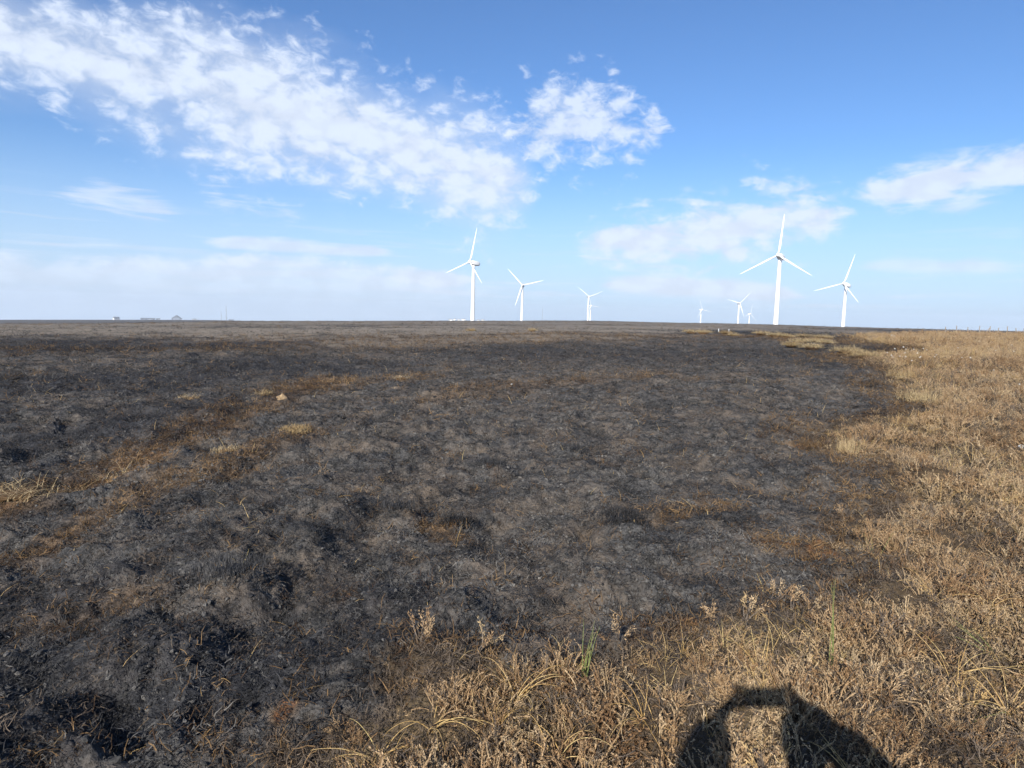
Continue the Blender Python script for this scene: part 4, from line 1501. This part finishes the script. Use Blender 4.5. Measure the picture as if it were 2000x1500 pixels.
body = [
    [(pelvis, (0.15, 0.11)), ((HX, HY - 0.075, 1.10), (0.14, 0.10)), (chest, (0.16, 0.11)), ((HX, HY - 0.05, 1.42), (0.09, 0.075)), (neck, (0.055, 0.055)),
     ((HX, HY - 0.01, 1.545), (0.062, 0.07)), ((HX, HY + 0.005, 1.62), (0.076, 0.092)), ((HX, HY - 0.005, 1.69), (0.07, 0.085)), ((HX, HY - 0.01, 1.735), (0.035, 0.045))],
    [((HX, HY + 0.005, 1.62), (0.076, 0.092)), ((HX, HY + 0.1, 1.605), 0.014), ((HX, HY + 0.117, 1.593), 0.011)],
    [((HX, HY + 0.005, 1.62), (0.076, 0.092)), ((HX - 0.078, HY - 0.01, 1.61), 0.016), ((HX - 0.088, HY - 0.022, 1.625), 0.012)],
    [((HX, HY + 0.005, 1.62), (0.076, 0.092)), ((HX + 0.078, HY - 0.01, 1.61), 0.016), ((HX + 0.088, HY - 0.022, 1.625), 0.012)],
    [(chest, (0.16, 0.11)), (LS, 0.06), (mixp(LS, LE, 0.5), 0.047), (LE, 0.04), (mixp(LE, LW, 0.4), 0.038), (LW, (0.026, 0.03))],
    [(chest, (0.16, 0.11)), (RS, 0.06), (mixp(RS, RE, 0.5), 0.047), (RE, 0.04), (mixp(RE, RW, 0.4), 0.038), (RW, (0.026, 0.03))],
] + hand(LW, -1) + hand(RW, 1)
for s in (-1, 1):
    hip, knee, ank = (HX + s * 0.095, HY - 0.08, 0.86), (HX + s * 0.12, HY - 0.05, 0.49), (HX + s * 0.13, HY - 0.09, gz0 + 0.1)
    body.append([(pelvis, (0.15, 0.11)), (hip, 0.085), (mixp(hip, knee, 0.5), 0.074), (knee, 0.056), (mixp(knee, ank, 0.35), 0.055), (ank, 0.038),
                 ((HX + s * 0.135, HY - 0.04, gz0 + 0.05), (0.04, 0.035)), ((HX + s * 0.15, HY + 0.09, gz0 + 0.035), (0.04, 0.022))])
person = skin('person', body, M_SKIN)
tag(person, 'photographer in dark jacket holding a phone up in both hands, seen as a shadow', 'person')
jk = [[((HX, HY - 0.08, 0.84), (0.19, 0.15)), ((HX, HY - 0.075, 1.08), (0.175, 0.135)), ((HX, HY - 0.07, 1.28), (0.19, 0.14)), ((HX, HY - 0.055, 1.42), (0.12, 0.10)), ((HX, HY - 0.045, 1.50), (0.085, 0.085))]]
for S_, E_, W_ in ((LS, LE, LW), (RS, RE, RW)):                 # a bulky jacket with wide sleeves
    jk.append([((HX, HY - 0.07, 1.28), (0.19, 0.14)), (S_, 0.10), (mixp(S_, E_, 0.5), 0.10), (E_, 0.112), (mixp(E_, W_, 0.45), 0.092), (mixp(E_, W_, 0.88), 0.062)])
skin('jacket', jk, M_JACKET, person)
tr = []
for s in (-1, 1):
    tr.append([((HX, HY - 0.08, 0.90), (0.17, 0.13)), ((HX + s * 0.095, HY - 0.08, 0.82), 0.105), ((HX + s * 0.12, HY - 0.05, 0.49), 0.078), ((HX + s * 0.13, HY - 0.09, gz0 + 0.14), 0.066)])
    bt = [[((HX + s * 0.13, HY - 0.09, gz0 + 0.20), 0.06), ((HX + s * 0.13, HY - 0.09, gz0 + 0.07), (0.055, 0.06)), ((HX + s * 0.14, HY - 0.01, gz0 + 0.05), (0.05, 0.045)), ((HX + s * 0.152, HY + 0.11, gz0 + 0.04), (0.045, 0.035))]]
    skin('boot', bt, M_BOOT, person)
skin('trousers', tr, M_TROUSER, person)
skin('hair', [[((HX, HY - 0.05, 1.60), (0.075, 0.06)), ((HX, HY - 0.03, 1.67), (0.085, 0.09)), ((HX, HY - 0.01, 1.725), (0.065, 0.075)), ((HX, HY, 1.75), (0.03, 0.04))]], M_HAIR, person)
for s in (-1, 1):
    m = lump_mesh('eye', 0.012, 1.0, 2, 0.0)
    e = link('eye', m, person, M_GLASS)
    e.location = (HX + s * 0.032, HY + 0.09, 1.625)
m = MB()
m.tube([(HX - 0.026, HY + 0.087, 1.562), (HX, HY + 0.094, 1.560), (HX + 0.026, HY + 0.087, 1.562)], [0.003, 0.007, 0.003], 6)
m.build('mouth', paint('lips', (0.42, 0.2, 0.17), 0.5), person, True)

# ------------------------------------------------------------------ haze
hz = MB()
hz_top, hz_low = 105.0, GROUND_LOW - 1.0
hz.box((0, 0, (hz_top + hz_low) / 2), (14300, 14300, hz_top - hz_low))
me = hz.mesh('haze')
mh = bpy.data.materials.new('haze')
mh.use_nodes = True
mh.node_tree.nodes.clear()
hn = NT(mh.node_tree)
pvn = hn.n('ShaderNodeVolumePrincipled')
pvn.inputs['Color'].default_value = (0.80, 0.89, 1.0, 1)
pvn.inputs['Density'].default_value = 0.9e-4
pvn.inputs['Anisotropy'].default_value = 0.0
ho = hn.n('ShaderNodeOutputMaterial')
hn.l.new(pvn.outputs[0], ho.inputs['Volume'])
mh.cycles.homogeneous_volume = True
haze = link('haze', me, None, mh)
tag(haze, 'pale blue haze over the far land', kind='stuff')
